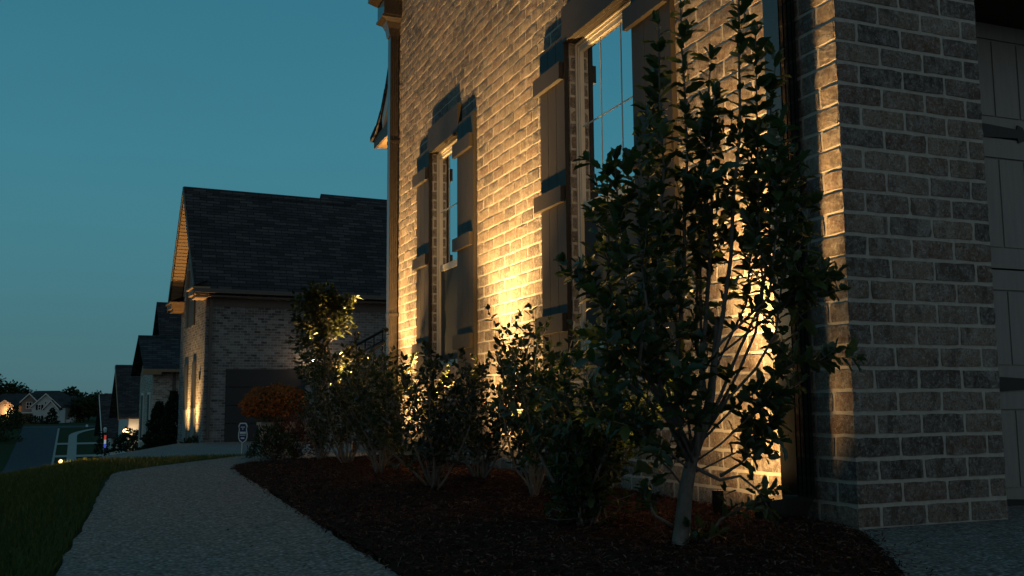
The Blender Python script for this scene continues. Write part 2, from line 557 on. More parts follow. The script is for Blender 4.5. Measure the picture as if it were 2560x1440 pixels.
walk = [(-.16, -1.5), (.64, -1.5), (.672, 1.2), (.675, 2.5), (.69, 3.85), (.715, 5.6), (.735, 7.2), (.80, 7.62), (.97, 7.9), (1.35, 8.05), (2.3, 8.1), (2.3, 9.25),
        (1.35, 9.2), (1.0, 8.95), (.6, 8.35), (.25, 7.75), (.0, 7.22), (-.045, 7.0), (-.085, 5.6), (-.118, 4.1), (-.145, 2.9), (-.155, 1.2)]
slab('walkway', rnd_edge(walk), .004, .1, M['walk'])
# our driveway apron in front of the garage
drv = [(.68, -6), (9, -6), (9, 3.1), (3.06, 3.1), (3.06, 2.76), (2.42, 2.752), (2.36, 2.74), (2.27, 2.60), (2.136, 2.40), (1.98, 2.17), (1.854, 2.0), (1.66, 1.72), (1.45, 1.46), (1.1, 1.2), (.68, 1.05)]
slab('driveway', rnd_edge(drv, .2, .004), .002, .1, M['walk'])

# mulch bed: lumpy mound with its own edge
bed = [(.668, 1.06), (1.1, 1.21), (1.45, 1.47), (1.66, 1.73), (1.854, 2.01), (1.98, 2.18), (2.136, 2.41), (2.27, 2.61), (2.36, 2.75), (2.37, 2.78), (2.37, 8.08), (1.35, 8.04), (.98, 7.89), (.81, 7.61), (.742, 7.19), (.722, 5.6), (.697, 3.85), (.682, 2.5), (.679, 1.2)]


def inside(px, py, poly):
    r = np.zeros(px.shape, bool)
    n = len(poly)
    for i in range(n):
        x1, y1 = poly[i]; x2, y2 = poly[(i + 1) % n]
        c = ((y1 > py) != (y2 > py)) & (px < (x2 - x1) * (py - y1) / (y2 - y1 + 1e-12) + x1)
        r ^= c
    return r


def edge_dist(px, py, poly):
    d = np.full(px.shape, 9.)
    n = len(poly)
    for i in range(n):
        a = np.array(poly[i]); b = np.array(poly[(i + 1) % n])
        ab = b - a; L2 = ab @ ab + 1e-12
        t = np.clip(((px - a[0]) * ab[0] + (py - a[1]) * ab[1]) / L2, 0, 1)
        d = np.minimum(d, np.hypot(px - a[0] - t * ab[0], py - a[1] - t * ab[1]))
    return d


def vnoise(x, y, s, seed):
    r = np.random.default_rng(seed); G = r.random((256, 256))
    xi, yi = np.floor(x * s).astype(int), np.floor(y * s).astype(int)
    fx, fy = x * s - xi, y * s - yi
    fx, fy = fx * fx * (3 - 2 * fx), fy * fy * (3 - 2 * fy)
    g = lambda i, j: G[i % 256, j % 256]
    return (g(xi, yi) * (1 - fx) + g(xi + 1, yi) * fx) * (1 - fy) + (g(xi, yi + 1) * (1 - fx) + g(xi + 1, yi + 1) * fx) * fy


def bed_z(x, y):
    d = edge_dist(x, y, bed)
    rise = np.clip(d / .10, 0, 1)
    h = .018 * rise + .008 * np.clip((d - .1) / .4, 0, 1)
    return h + rise * (.016 * (vnoise(x, y, 9, 1) - .5) + .016 * (vnoise(x, y, 26, 2) - .5)) + .002


gx, gy = np.arange(.64, 2.40, .022), np.arange(1.02, 8.14, .028)
X, Y = np.meshgrid(gx, gy)
ins = inside(X, Y, bed)
Zb = bed_z(X, Y)
Vb = np.stack([X.ravel(), Y.ravel(), Zb.ravel()], 1)
q = np.arange((len(gy) - 1) * len(gx)).reshape(len(gy) - 1, len(gx))[:, :-1].ravel()
Fb = np.stack([q, q + 1, q + len(gx) + 1, q + len(gx)], 1)
insf = ins.ravel()
Fb = Fb[insf[Fb].sum(1) >= 3]
tag(mesh_np('mulch_bed', Vb, Fb, M['mulch'], smooth=True), kind='structure')
# chips
nC = 52000
cx = RNG.uniform(.66, 2.36, nC); cy = 1.05 + (8.05 - 1.05) * RNG.random(nC) ** 1.6
ok = inside(cx, cy, bed) | (edge_dist(cx, cy, bed) < .018)
ok |= (RNG.random(nC) < np.exp(-edge_dist(cx, cy, bed) / .03) * .5)
sx_, sy_ = RNG.uniform(.0, .70, 900), RNG.uniform(1.6, 7.4, 900)
so_ = RNG.random(900) < np.exp(-(.70 - sx_) / .07) * .6 + .02
cx, cy = np.concatenate([cx[ok], sx_[so_]]), np.concatenate([cy[ok], sy_[so_]]); nC = len(cx)
cz = bed_z(cx, cy) + .004
ang = RNG.uniform(0, 2 * PI, nC); tilt = RNG.normal(0, .35, nC); roll = RNG.normal(0, .4, nC)
Lc = .007 + .022 * RNG.random(nC) ** 1.8; Wc = RNG.uniform(.002, .0055, nC)
ax = np.stack([np.cos(ang) * np.cos(tilt), np.sin(ang) * np.cos(tilt), np.sin(tilt)], 1)
sd = np.stack([-np.sin(ang) * np.cos(roll), np.cos(ang) * np.cos(roll), np.sin(roll)], 1)
C = np.stack([cx, cy, cz], 1)
up = np.cross(ax, sd)
mid = C + up * (Lc * .12)[:, None]
vv = np.stack([C - ax * Lc[:, None] / 2 - sd * Wc[:, None] / 2, C - ax * Lc[:, None] / 2 + sd * Wc[:, None] / 2, mid + sd * Wc[:, None] / 2, mid - sd * Wc[:, None] / 2,
               C + ax * Lc[:, None] / 2 + sd * Wc[:, None] / 3, C + ax * Lc[:, None] / 2 - sd * Wc[:, None] / 3], 1).reshape(-1, 3)
b6 = np.arange(nC)[:, None] * 6
ff = np.concatenate([b6 + np.array([[0, 1, 2, 3]]), b6 + np.array([[3, 2, 4, 5]])], 1).reshape(-1, 4)
tag(mesh_np('mulch_chips', vv, ff, M['chip']), kind='stuff')


# grass
def grass(name, n, xr, yr, h, wd, keep, pw=1.0):
    x = RNG.uniform(*xr, n); y = yr[0] + (yr[1] - yr[0]) * RNG.random(n) ** pw
    k = keep(x, y); x, y = x[k], y[k]; n = len(x)
    z = ter(x, y) - .018
    a = RNG.uniform(0, 2 * PI, n); H = h * RNG.uniform(.55, 1.25, n); Wd = wd * RNG.uniform(.7, 1.3, n)
    le = RNG.uniform(.15, .8, n) * H; la = RNG.uniform(0, 2 * PI, n)
    B = np.stack([x, y, z], 1); s = np.stack([np.cos(a), np.sin(a), 0 * a], 1) * Wd[:, None] / 2
    l = np.stack([np.cos(la), np.sin(la), 0 * la], 1) * le[:, None]
    mid = B + l * .35 + np.array([0, 0, 1]) * (H * .6)[:, None]; tip = B + l + np.array([0, 0, 1]) * H[:, None]
    V = np.stack([B - s, B + s, mid + s * .8, mid - s * .8, tip], 1).reshape(-1, 3)
    b = np.arange(n)[:, None] * 5
    T = np.concatenate([b + np.array([[0, 1, 2]]), b + np.array([[0, 2, 3]]), b + np.array([[3, 2, 4]])], 1).reshape(-1, 3)
    return V, T


wk = lambda x, y: (~inside(x, y, walk)) & (edge_dist(x, y, walk) > .012)
g1 = grass('g', 60000, (-1.9, -.10), (2.2, 9.5), .042, .0045, lambda x, y: wk(x, y) & (x < -.09 + 0 * y) | (wk(x, y) & (y > 7.2)), 1.3)
nd_near = lambda x: 19.6 + .35 * np.clip(1.2 - x, -1, 3) + .15 * x    # near edge of the neighbour's drive
g2 = grass('g', 36000, (-3.2, 3.2), (6.9, 22.0), .05, .010, lambda x, y: wk(x, y) & (~inside(x, y, bed)) & (y < nd_near(x) - .05 + (x < -.45) * 9) & ~((x > 2.2) & (y < 12)), 1.4)
V = np.concatenate([g1[0], g2[0]]); T = np.concatenate([g1[1], g2[1] + len(g1[0])])
tag(mesh_np('lawn_grass', V, T, M['grass']), kind='stuff')

# neighbour's driveway, far street and footpath
grid_patch('neighbor_driveway', lambda y: (-.35 - .012 * (y - 20), 9.0), list(np.arange(19.9, 30.9, .5)), .012, M['walk'], 24)
slx = lambda y: (-17.1 - .0385 * (y - 181), -10.4 - .0385 * (y - 178.5))
grid_patch('street', slx, list(np.arange(135, 231, 2.)), .05, M['asphalt'], 6)
grid_patch('cross_street', lambda y: (-60, 16), [230, 233, 236, 240, 244], .06, M['asphalt'], 20)
grid_patch('sidewalk', lambda y: (-8.2 - .0385 * (y - 178.5) + max(0, (y - 214)) ** 2 * .035, -6.7 - .0385 * (y - 178.5) + max(0, (y - 214)) ** 2 * .035), list(np.arange(135, 229, 1.5)), .06, M['concrete'], 3)
grid_patch('kerb_strip', lambda y: (slx(y)[1], slx(y)[1] + .35), list(np.arange(135, 229, 2.)), .08, M['concrete'], 2)
for yy in (186.0, 201.5):
    grid_patch('far_driveway', lambda y: (slx(y)[1] + .3, 6), [yy, yy + 1.2, yy + 2.4], .07, M['concrete'], 10)


# ------------------------------------------------------------------ brickwork
CH, BL, JT = .0794, .2030, .0135


def brick_rects(w0, w1, z0, z1, holes, phase=0, soldier=None):
    out = []
    r0 = int(math.floor(z0 / CH)); r1 = int(math.ceil(z1 / CH))
    for r in range(r0, r1):
        a, b = r * CH + JT / 2, (r + 1) * CH - JT / 2
        a, b = max(a, z0), min(b, z1)
        if b - a < .012: continue
        off = (r + phase) % 2 * BL / 2
        k = -1
        while True:
            u0 = w0 + k * BL + off + JT / 2 - .0; u1 = u0 + BL - JT
            k += 1
            if u0 > w1: break
            segs = [(max(u0, w0), min(u1, w1))]
            zc = (a + b) / 2
            for (h0, h1, g0, g1) in holes:
                if g0 < zc < g1:
                    ns = []
                    for s0, s1 in segs:
                        if s1 <= h0 or s0 >= h1: ns.append((s0, s1)); continue
                        if s0 < h0: ns.append((s0, h0))
                        if s1 > h1: ns.append((h1, s1))
                    segs = ns
            for s0, s1 in segs:
                if s1 - s0 > .022: out.append((s0, s1, a, b))
    return out


def add_bricks(mb, rects, O, ud, nd, mi=0, jit=.0013, depth=.0):
    """O origin; ud along-wall dir, nd outward normal; z up"""
    O, ud, nd = (np.array(q, float) for q in (O, ud, nd)); zd = np.array([0, 0, 1.])
    for (u0, u1, z0, z1) in rects:
        nu = max(2, int(round((u1 - u0) / .045))); nz = 3
        d0 = RNG.normal(0, .0005) + depth
        tu, tz = RNG.normal(0, .003), RNG.normal(0, .006)
        us = np.linspace(u0, u1, nu + 1); zs = np.linspace(z0, z1, nz + 1)
        vs = []
        for j in range(nz + 1):
            for i in range(nu + 1):
                u, z = us[i], zs[j]
                edge = (i in (0, nu)) + (j in (0, nz))
                du = RNG.normal(0, jit) if i in (0, nu) else 0
                dz = RNG.normal(0, jit * .8) if j in (0, nz) else 0
                if edge == 2:
                    du += (.003 if i == 0 else -.003) * RNG.random(); dz += (.002 if j == 0 else -.002) * RNG.random()
                d = d0 + tu * (u - (u0 + u1) / 2) + tz * (z - (z0 + z1) / 2) + RNG.normal(0, .0004) - (.0009 if edge else 0)
                vs.append(O + ud * (u + du) + zd * (z + dz) + nd * d)
        fs = [(j * (nu + 1) + i, j * (nu + 1) + i + 1, (j + 1) * (nu + 1) + i + 1, (j + 1) * (nu + 1) + i) for j in range(nz) for i in range(nu)]
        ring = [i for i in range(nu + 1)] + [(j) * (nu + 1) + nu for j in range(1, nz + 1)] + [nz * (nu + 1) + i for i in range(nu - 1, -1, -1)] + [j * (nu + 1) for j in range(nz - 1, 0, -1)]
        nb = len(vs)
        vs += [vs[i] - nd * .012 for i in ring]
        L = len(ring)
        fs += [(ring[k], nb + k, nb + (k + 1) % L, ring[(k + 1) % L]) for k in range(L)]
        mb.mesh(vs, fs, mi)


house = empty('brick_house', (XC, YC, 0), 'nearest house of tumbled brown brick with tall shuttered windows lit from below', 'house')
YE = 8.98                                    # far end of the front wall
ZT = 5.4
WIN = [(7.02, 7.765), (4.225, 5.03)]         # openings along the wall
WZ0, WZ1 = .70, 2.54
holes = [(a - JT / 2, b + JT / 2, WZ0 - .004, WZ1 + .003) for a, b in WIN]
mb = MB()
add_bricks(mb, brick_rects(YC, YE, -.09, ZT, holes), (XC, 0, 0), (0, 1, 0), (-1, 0, 0), 0)
# mortar sheet with the openings left out
xm = XC + .0034


def sheet(mb, x, y0, y1, z0, z1, mi): mb.poly([(x, y0, z0), (x, y1, z0), (x, y1, z1), (x, y0, z1)], mi)


ysg = [YC + .004, WIN[1][0], WIN[1][1], WIN[0][0], WIN[0][1], YE]
for i in range(5):
    if i in (1, 3):
        sheet(mb, xm, ysg[i], ysg[i + 1], -.1, WZ0, 1); sheet(mb, xm, ysg[i], ysg[i + 1], WZ1, ZT, 1)
    else:
        sheet(mb, xm, ysg[i], ysg[i + 1], -.1, ZT, 1)
# reveals: brick returns on the far jamb, plain mortar on the rest
for a, b in WIN:
    add_bricks(mb, brick_rects(XC + .004, XC + .098, WZ0, WZ1, [], 0), (0, b, 0), (1, 0, 0), (0, -1, 0), 0)
    add_bricks(mb, brick_rects(XC + .004, XC + .098, WZ0, WZ1, [], 0), (0, a, 0), (1, 0, 0), (0, 1, 0), 0)
    mb.poly([(xm, b + .002, WZ0), (xm + .12, b + .002, WZ0), (xm + .12, b + .002, WZ1), (xm, b + .002, WZ1)], 1)
    mb.poly([(xm, a - .002, WZ0), (xm + .12, a - .002, WZ0), (xm + .12, a - .002, WZ1), (xm, a - .002, WZ1)], 1)
mb.poly([(xm, YE, -.1), (XC + 6, YE, -.1), (XC + 6, YE, ZT), (xm, YE, ZT)], 1)
mb.poly([(XC + 6, YE, -.1), (XC + 6, 3.2, -.1), (XC + 6, 3.2, ZT), (XC + 6, YE, ZT)], 1)
mb.build('front_wall', [M['brick'], M['mortar']], house)
# pier face towards the camera and the wall over the garage opening
PX1 = 3.055
GZ = 2.09
mb = MB()
add_bricks(mb, brick_rects(XC + .001, PX1, -.09, GZ, [], 1), (0, YC, 0), (1, 0, 0), (0, -1, 0), 0)
mb.poly([(XC + .004, YC + .0034, -.1), (PX1, YC + .0034, -.1), (PX1, YC + .0034, GZ), (XC + .004, YC + .0034, GZ)], 1)
mb.poly([(PX1, YC + .003, -.1), (PX1, YC + .40, -.1), (PX1, YC + .40, GZ), (PX1, YC + .003, GZ)], 1)
mb.build('garage_pier', [M['brick'], M['mortar']], house)
mb = MB()
add_bricks(mb, brick_rects(XC + .001, 5.4, GZ + .012, 3.2, [], 1), (0, YC, 0), (1, 0, 0), (0, -1, 0), 0)
mb.poly([(XC + .004, YC + .0034, GZ), (6.6, YC + .0034, GZ), (6.6, YC + .0034, ZT), (XC + .004, YC + .0034, ZT)], 1)
mb.build('garage_gable_wall', [M['brick'], M['mortar']], house)
mb = MB()
mb.box(PX1 + .003, 6.6, YC + .02, YC + .40, GZ, GZ + .18)
mb.build('garage_header', M['header'], house)

# garage door: stacked panels with grooves
GD = YC + .345
gd = MB()
zlev = [-.02, .49, .995, 1.575, GZ + .02]
for i in range(4):
    z0, z1 = zlev[i] + .004, zlev[i + 1] - .004
    gd.box(PX1 + .012, 5.6, GD, GD + .04, z0, z1)
    # raised rails at the panel's top and bottom, V grooves as separate boards
    gd.box(PX1 + .012, 5.6, GD - .009, GD - .0005, z0, z0 + .085)
    gd.box(PX1 + .012, 5.6, GD - .009, GD - .0005, z1 - .085, z1)
    xb = PX1 + .012
    while xb < 5.5:
        gd.box(xb + .004, xb + .142, GD - .005, GD - .0006, z0 + .093, z1 - .093)
        xb += .148
gdo = gd.build('garage_door', M['garage'], house)
for zc, ln in ((1.60, .28), (.505, .28), (.0, .28)):
    hb = MB()
    x0 = PX1 + .055 + (.0 if zc > 1 else .012)
    x0 += .31
    pts = [(x0 - .2, zc - .034), (x0, zc - .030), (x0 + .20, zc - .020), (x0 + .205, zc - .040), (x0 + .235, zc - .030), (x0 + .245, zc - .014), (x0 + .30, zc), (x0 + .245, zc + .014), (x0 + .235, zc + .030), (x0 + .205, zc + .040), (x0 + .20, zc + .020), (x0, zc + .030), (x0 - .2, zc + .034)]
    hb.prism([(x, GD - .010, z) for x, z in pts], (0, -.006, 0))
    hb.build('strap_hinge', M['black'], gdo)
mb = MB(); mb.box(PX1 + .002, 5.7, GD - .004, GD + .05, -.03, -.021); mb.build('door_seal', M['black'], gdo)

# windows, lintels, shutters
for (a, b) in WIN:
    X0 = XC + .046
    fr = MB()
    fw_ = .031
    fr.box(X0, X0 + .06, a + .002, a + fw_, WZ0 + .03, WZ1 - .002)
    fr.box(X0, X0 + .06, b - fw_, b - .002, WZ0 + .03, WZ1 - .002)
    fr.box(X0, X0 + .06, a + fw_, b - fw_, WZ1 - fw_, WZ1 - .002)
    fr.box(X0, X0 + .06, a + fw_, b - fw_, WZ0 + .03, WZ0 + .09)
    fr.box(X0 - .008, X0 - .0005, a + .002, a + .012, WZ0 + .03, WZ1 - .002)
    fr.box(X0 - .008, X0 - .0005, b - .012, b - .002, WZ0 + .03, WZ1 - .002)
    fr.box(X0 - .008, X0 - .0005, a + .012, b - .012, WZ1 - .012, WZ1 - .002)
    wo = fr.build('window', M['vinyl'], house)
    zm = 1.555
    ms = MB(); ms.box(X0 + .012, X0 + .058, a + fw_, b - fw_, zm - .026, zm + .026); ms.build('meeting_rail', M['vinyl'], wo)
    st = MB()
    st.box(X0 + .006, X0 + .03, a + fw_, a + fw_ + .011, zm + .026, WZ1 - fw_)
    st.box(X0 + .006, X0 + .03, b - fw_ - .011, b - fw_, zm + .026, WZ1 - fw_)
    st.box(X0 + .006, X0 + .03, a + fw_ + .011, b - fw_ - .011, WZ1 - fw_ - .028, WZ1 - fw_)
    st.build('upper_sash', M['vinyl'], wo)
    gp = MB(); gp.poly([(X0 + .018, a + fw_, zm), (X0 + .018, b - fw_, zm), (X0 + .018, b - fw_, WZ1 - fw_), (X0 + .018, a + fw_, WZ1 - fw_)]); gp.build('upper_pane', M['glass'], wo)
    gb = MB()
    za, zb_ = zm + .026, WZ1 - fw_ - .028
    ya, yb_ = a + fw_ + .011, b - fw_ - .011
    for k in (1, 2):
        yc_ = ya + (yb_ - ya) * k / 3
        gb.box(X0 + .0160, X0 + .0170, yc_ - .0042, yc_ + .0042, za, zb_)
    zc_ = (za + zb_) / 2
    for k in range(3):
        gb.box(X0 + .0160, X0 + .0170, ya + (yb_ - ya) * k / 3 + .006, ya + (yb_ - ya) * (k + 1) / 3 - .006, zc_ - .0042, zc_ + .0042)
    gb.build('muntin', plain('muntin_white', (.42, .46, .46), .6, .2, .05, 20, 0), wo)
    gp = MB(); gp.poly([(X0 + .046, a + fw_, WZ0 + .09), (X0 + .046, b - fw_, WZ0 + .09), (X0 + .046, b - fw_, zm), (X0 + .046, a + fw_, zm)]); gp.build('lower_pane', M['glass_dark'], wo)
    gp = MB(); gp.poly([(X0 + .022, a + fw_, WZ0 + .09), (X0 + .022, b - fw_, WZ0 + .09), (X0 + .022, b - fw_, zm - .026), (X0 + .022, a + fw_, zm - .026)]); gp.build('insect_screen', M['screen'], wo)
    sb = MB()
    yy = a - .06
    while yy < b + .06:
        sb.box(XC - .028, XC + .10, yy, min(yy + .066, b + .07), WZ0 - .055, WZ0 + .028); yy += .0745
    sb.build('brick_sill', M['brick'], wo)
    # room behind
    rb = MB(); rb.box(X0 + .062, X0 + .5, a + .003, b - .003, WZ0 + .03, WZ1 - .003); rb.build('dark_room', M['dark'], wo)
    li = MB(); li.box(XC - .032, XC - .0015, a - .03, b + .03, 2.542, 2.757); li.box(XC - .0012, XC + .13, a + .001, b - .001, 2.542, 2.60); li.build('lintel', M['lintel'], house)
    for (s0, s1, side) in ((b + .004, b + .365, 1), (a - .385, a - .004, -1)):
        sh = MB()
        n = 3
        bwid = (s1 - s0) / n
        for k in range(n):
            sh.box(XC - .030, XC - .004, s0 + k * bwid + .002, s0 + (k + 1) * bwid - .002, .66, 2.59)
        sh.box(XC - .022, XC - .006, s0 + .004, s1 - .004, .665, 2.585)
        so = sh.build('shutter', M['shutter'], house)
        e0, e1 = (s0 + .015, s1 + .05) if side > 0 else (s0 + .02, s1 + .04)
        for z0, z1 in ((2.325, 2.43), (1.595, 1.69), (.845, .95)):
            bt = MB(); bt.box(XC - .058, XC - .0305, e0, e1, z0, z1); bt.build('batten', M['shutter'], so)

# downspouts
def downspout(y0, y1, top, name='downspout', mt=None):
    mt = mt or M['bronze']
    d = MB()
    xo, xi = XC - .095, XC - .018
    # ribbed rectangular pipe
    yw = y1 - y0
    prof = []
    k = 5
    for i in range(k):
        t0 = y0 + yw * i / k
        prof += [(xo, t0)]
    prof += [(xo, y1), (xi, y1)]
    side = []
    for i in range(4):
        t = xi - (xi - xo) * i / 4; s_ = (xi - xo) / 4
        side += [(t, y0), (t - s_ * .7, y0), (t - s_ * .78, y0 + .005), (t - s_ * .93, y0 + .005)]
    prof += side
    d.prism([(x, y, .10) for x, y in prof], (0, 0, top - .10))
    o = d.build(name, mt, house)
    for z in (1.25, 2.9):
        if z < top:
            s = MB(); s.box(xo - .003, XC, y0 - .006, y0 - .001, z, z + .03); s.box(xo - .004, xo - .001, y0 - .006, y1 + .004, z, z + .03); s.build('pipe_strap', M['bronze'], o)
    e = MB(); e.prism([(xo, y0, .10), (xi, y0, .10), (xi - .05, y0, .02), (xo - .12, y0, .02), (xo - .12, y0, .09)], (0, yw, 0)); e.build('pipe_elbow', M['bronze'], o)
    return o


M['bronze_shaded'] = plain('shaded_bronze_metal', (.008, .0085, .009), .10, .9, .1, 25, .02)  # darker copy of the bronze: near pipe's unlit look put into its colour
downspout(2.955, 3.048, 4.6, 'downspout', M['bronze_shaded'])
d0 = downspout(8.83, 8.925, 3.98)
# conductor head on the far downspout: flared box with two cornices
ch = MB()
cyc, hx = 8.885, XC - .004


def ring_box(prof):
    vs = []
    for hw, out, z in prof:
        vs += [(hx, cyc - hw, z), (hx - out, cyc - hw, z), (hx - out, cyc + hw, z), (hx, cyc + hw, z)]
    fs = []
    for i in range(len(prof) - 1):
        for j in range(4):
            fs.append((i * 4 + j, i * 4 + (j + 1) % 4, i * 4 + 4 + (j + 1) % 4, i * 4 + 4 + j))
    fs += [(0, 1, 2, 3), tuple((len(prof) - 1) * 4 + j for j in (3, 2, 1, 0))]
    ch.mesh(vs, fs)


ring_box([(.055, .10, 3.955), (.06, .115, 4.03), (.085, .14, 4.085), (.125, .19, 4.115), (.125, .19, 4.135), (.128, .175, 4.14), (.128, .175, 4.29), (.135, .19, 4.295), (.185, .26, 4.345), (.185, .26, 4.39), (.15, .2, 4.40)])
ch.build('conductor_head', M['bronze'], d0)

# house roof (out of frame above) and the recessed entry behind the corner
rf = MB()
rf.prism([(XC - .35, YC - .35, ZT), (XC - .35, YE + .35, ZT), (XC + 3, YE + .35, ZT + 3), (XC + 3, YC - .35, ZT + 3)], (0, 0, .12))
rf.prism([(XC + 6.4, YC - .35, ZT), (XC + 6.4, YE + .35, ZT), (XC + 3.002, YE + .35, ZT + 3), (XC + 3.002, YC - .35, ZT + 3)], (0, 0, .12))
rf.build('roof', M['roof'], house)
en = MB()
EX = 3.45
en.box(EX, EX + 5, YE + .01, 13.2, -.3, 4.05)
en.poly([(EX, YE + .01, 4.05), (EX, 13.2, 4.05), (EX, 11.3, 6.1)])
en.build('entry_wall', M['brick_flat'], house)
# entry gable: raking trim, flared roof edge, eave return with a lit soffit
pg = MB()
prof = [(13.42, 4.16), (13.12, 4.22), (12.86, 4.36), (12.62, 4.60), (12.35, 4.95), (11.3, 6.35)]
for i in range(5):
    (a, za), (b, zb_) = prof[i], prof[i + 1]
    pg.prism([(3.16, a, za), (3.16, b, zb_), (3.16, b, zb_ + .10), (3.16, a, za + .07)], (1.6, 0, 0))
prof2 = [(2 * 11.3 - a, z) for a, z in prof]
for i in range(5):
    (a, za), (b, zb_) = prof2[i], prof2[i + 1]
    if a < YE + .02: continue
    pg.prism([(3.16, a, za), (3.16, b, zb_), (3.16, b, zb_ + .10), (3.16, a, za + .07)], (1.6, 0, 0))
pgo = pg.build('entry_roof', M['roof'], house)
tr = MB()
for i in range(2, 5):
    (a, za), (b, zb_) = prof[i], prof[i + 1]
    tr.prism([(3.19, a - .05, za - .16), (3.19, b - .05, zb_ - .16), (3.19, b, zb_ - .004), (3.19, a, za - .004)], (.05, 0, 0))
tr.build('rake_board', M['trim_white'], pgo)
ea = MB()
ea.box(3.20, 3.23, 10.2, 13.35, 4.05, 4.215)
ea.build('fascia', M['fascia'], house)
sf = MB()
for k in range(8):
    sf.box(3.232, 3.448, 10.2 + k * .39, 10.2 + k * .39 + .384, 4.055, 4.07)
sf.build('soffit', M['soffit'], house)
po = MB(); po.lathe((3.34, 12.6, 4.050), [(.055, 0), (.055, .004)], 16); cl = po.build('soffit_downlight', M['bulb'], house)
spot('soffit_glow', (3.3, 12.4, 3.1), (3.33, 12.4, 4.05), 260, 70, 1, house, .05)
# stoop, steps and iron rail
sp_ = MB()
for k, (x0, zt) in enumerate(((2.52, .14), (2.82, .29), (3.12, .44))):
    sp_.box(x0, x0 + .3 if k < 2 else EX, 9.3, 11.6, -.2, zt)
tag_st = sp_.build('entry_steps', M['brick_flat'], house)
for yy in (9.42, 11.45):
    ra = MB()
    sl = lambda x: (x - 2.4) * .56 + 1.055
    ra.tube([(2.25, yy, sl(2.25)), (3.15, yy, sl(3.15)), (3.42, yy, sl(3.15))], .017, 6)
    ra.tube([(2.45, yy, sl(2.45) - .12), (3.15, yy, sl(3.15) - .12)], .010, 5)
    ra.tube([(2.45, yy, sl(2.45) - .70), (3.15, yy, sl(3.15) - .70)], .010, 5)
    x = 2.45
    while x < 3.2:
        ra.tube([(x, yy, sl(x) - .74), (x, yy, sl(x) - .01)], .0075, 4)
        x += .105
    # scroll at the foot of the rail
    ra.tube([(2.25 + .05 * math.cos(t) - .05, yy, sl(2.25) - .05 + .05 * math.sin(t)) for t in np.linspace(PI / 2, 2.3 * PI, 12)], .012, 5)
    ra.tube([(2.45, yy, sl(2.45)), (2.45, yy, .0)], .014, 6)
    ra.build('iron_handrail', M['black'], house)


# ------------------------------------------------------------------ neighbour houses
def gable_house(fr, W, D, eave, ridge, name, label, wall, side_over=.36, front_over=.39, base=-1.0, roofm=None, thick=.14, soffit=True):
    """gable end on local x=0 facing the street, ridge along local x"""
    h = empty(name, fr(0, 0, 0), label, 'house')
    wmb = MB()
    wmb.mesh([fr(0, 0, base), fr(0, W, base), fr(0, W, eave), fr(0, W / 2, ridge - .35), fr(0, 0, eave)], [(0, 1, 2, 3, 4)])
    wmb.mesh([fr(0, 0, base), fr(D, 0, base), fr(D, 0, eave), fr(0, 0, eave)], [(0, 1, 2, 3)])
    wmb.mesh([fr(D, 0, base), fr(D, W, base), fr(D, W, eave), fr(D, W / 2, ridge - .35), fr(D, 0, eave)], [(0, 1, 2, 3, 4)])
    wmb.mesh([fr(0, W, base), fr(D, W, base), fr(D, W, eave), fr(0, W, eave)], [(0, 1, 2, 3)])
    wmb.build('wall', wall, h)
    r = MB()
    sl = (ridge - eave) / (W / 2 + side_over)
    for s in (0, 1):
        ye = -side_over if s == 0 else W + side_over
        ym = W / 2
        A, B = fr(-front_over, ye, eave), fr(D + .3, ye, eave)
        Cc, Dd = fr(D + .3, ym, ridge), fr(-front_over, ym, ridge)
        r.prism([A, B, Cc, Dd] if s == 0 else [B, A, Dd, Cc], (0, 0, -thick))
    # ridge cap
    r.prism([fr(-front_over, W / 2 - .16, ridge - .16 * sl + .03), fr(-front_over, W / 2, ridge + .035), fr(-front_over, W / 2 + .16, ridge - .16 * sl + .03)], fr.ex * (D + front_over + .3))
    ro = r.build('roof', roofm or M['roof'], h)
    return h, sl


A5 = .0866
nb = Frame((2.848, 30.418, -.624), A5)
nf = Frame(nb(-.63, 0, 0), A5)
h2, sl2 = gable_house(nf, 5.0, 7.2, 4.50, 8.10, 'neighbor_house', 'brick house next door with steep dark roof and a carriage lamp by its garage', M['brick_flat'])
# boards under the raking overhang
sfm = MB()
for k in range(34):
    y0 = 2.5 - .02 - k * .083; 
    for sgn in (1, -1):
        ya, yb_ = 2.5 + sgn * (k * .083 + .01), 2.5 + sgn * (k * .083 + .075)
        za = 8.10 - (k * .083 + .01) * sl2 - .145; zb_ = 8.10 - (k * .083 + .075) * sl2 - .145
        sfm.prism([nf(-.36, ya, za), nf(-.36, yb_, zb_), nf(-.003, yb_, zb_), nf(-.003, ya, za)], (0, 0, -.02))
sfm.build('soffit_boards', M['soffit'], h2)
rk = MB()
for sgn in (1, -1):
    rk.prism([nf(-.395, 2.5, 8.12), nf(-.395, 2.5 + sgn * 2.88, 8.12 - 2.88 * sl2), nf(-.395, 2.5 + sgn * 2.88, 7.90 - 2.88 * sl2), nf(-.395, 2.5, 7.90)], nf.ex * -.03)
rk.build('rake_board', M['fascia'], h2)
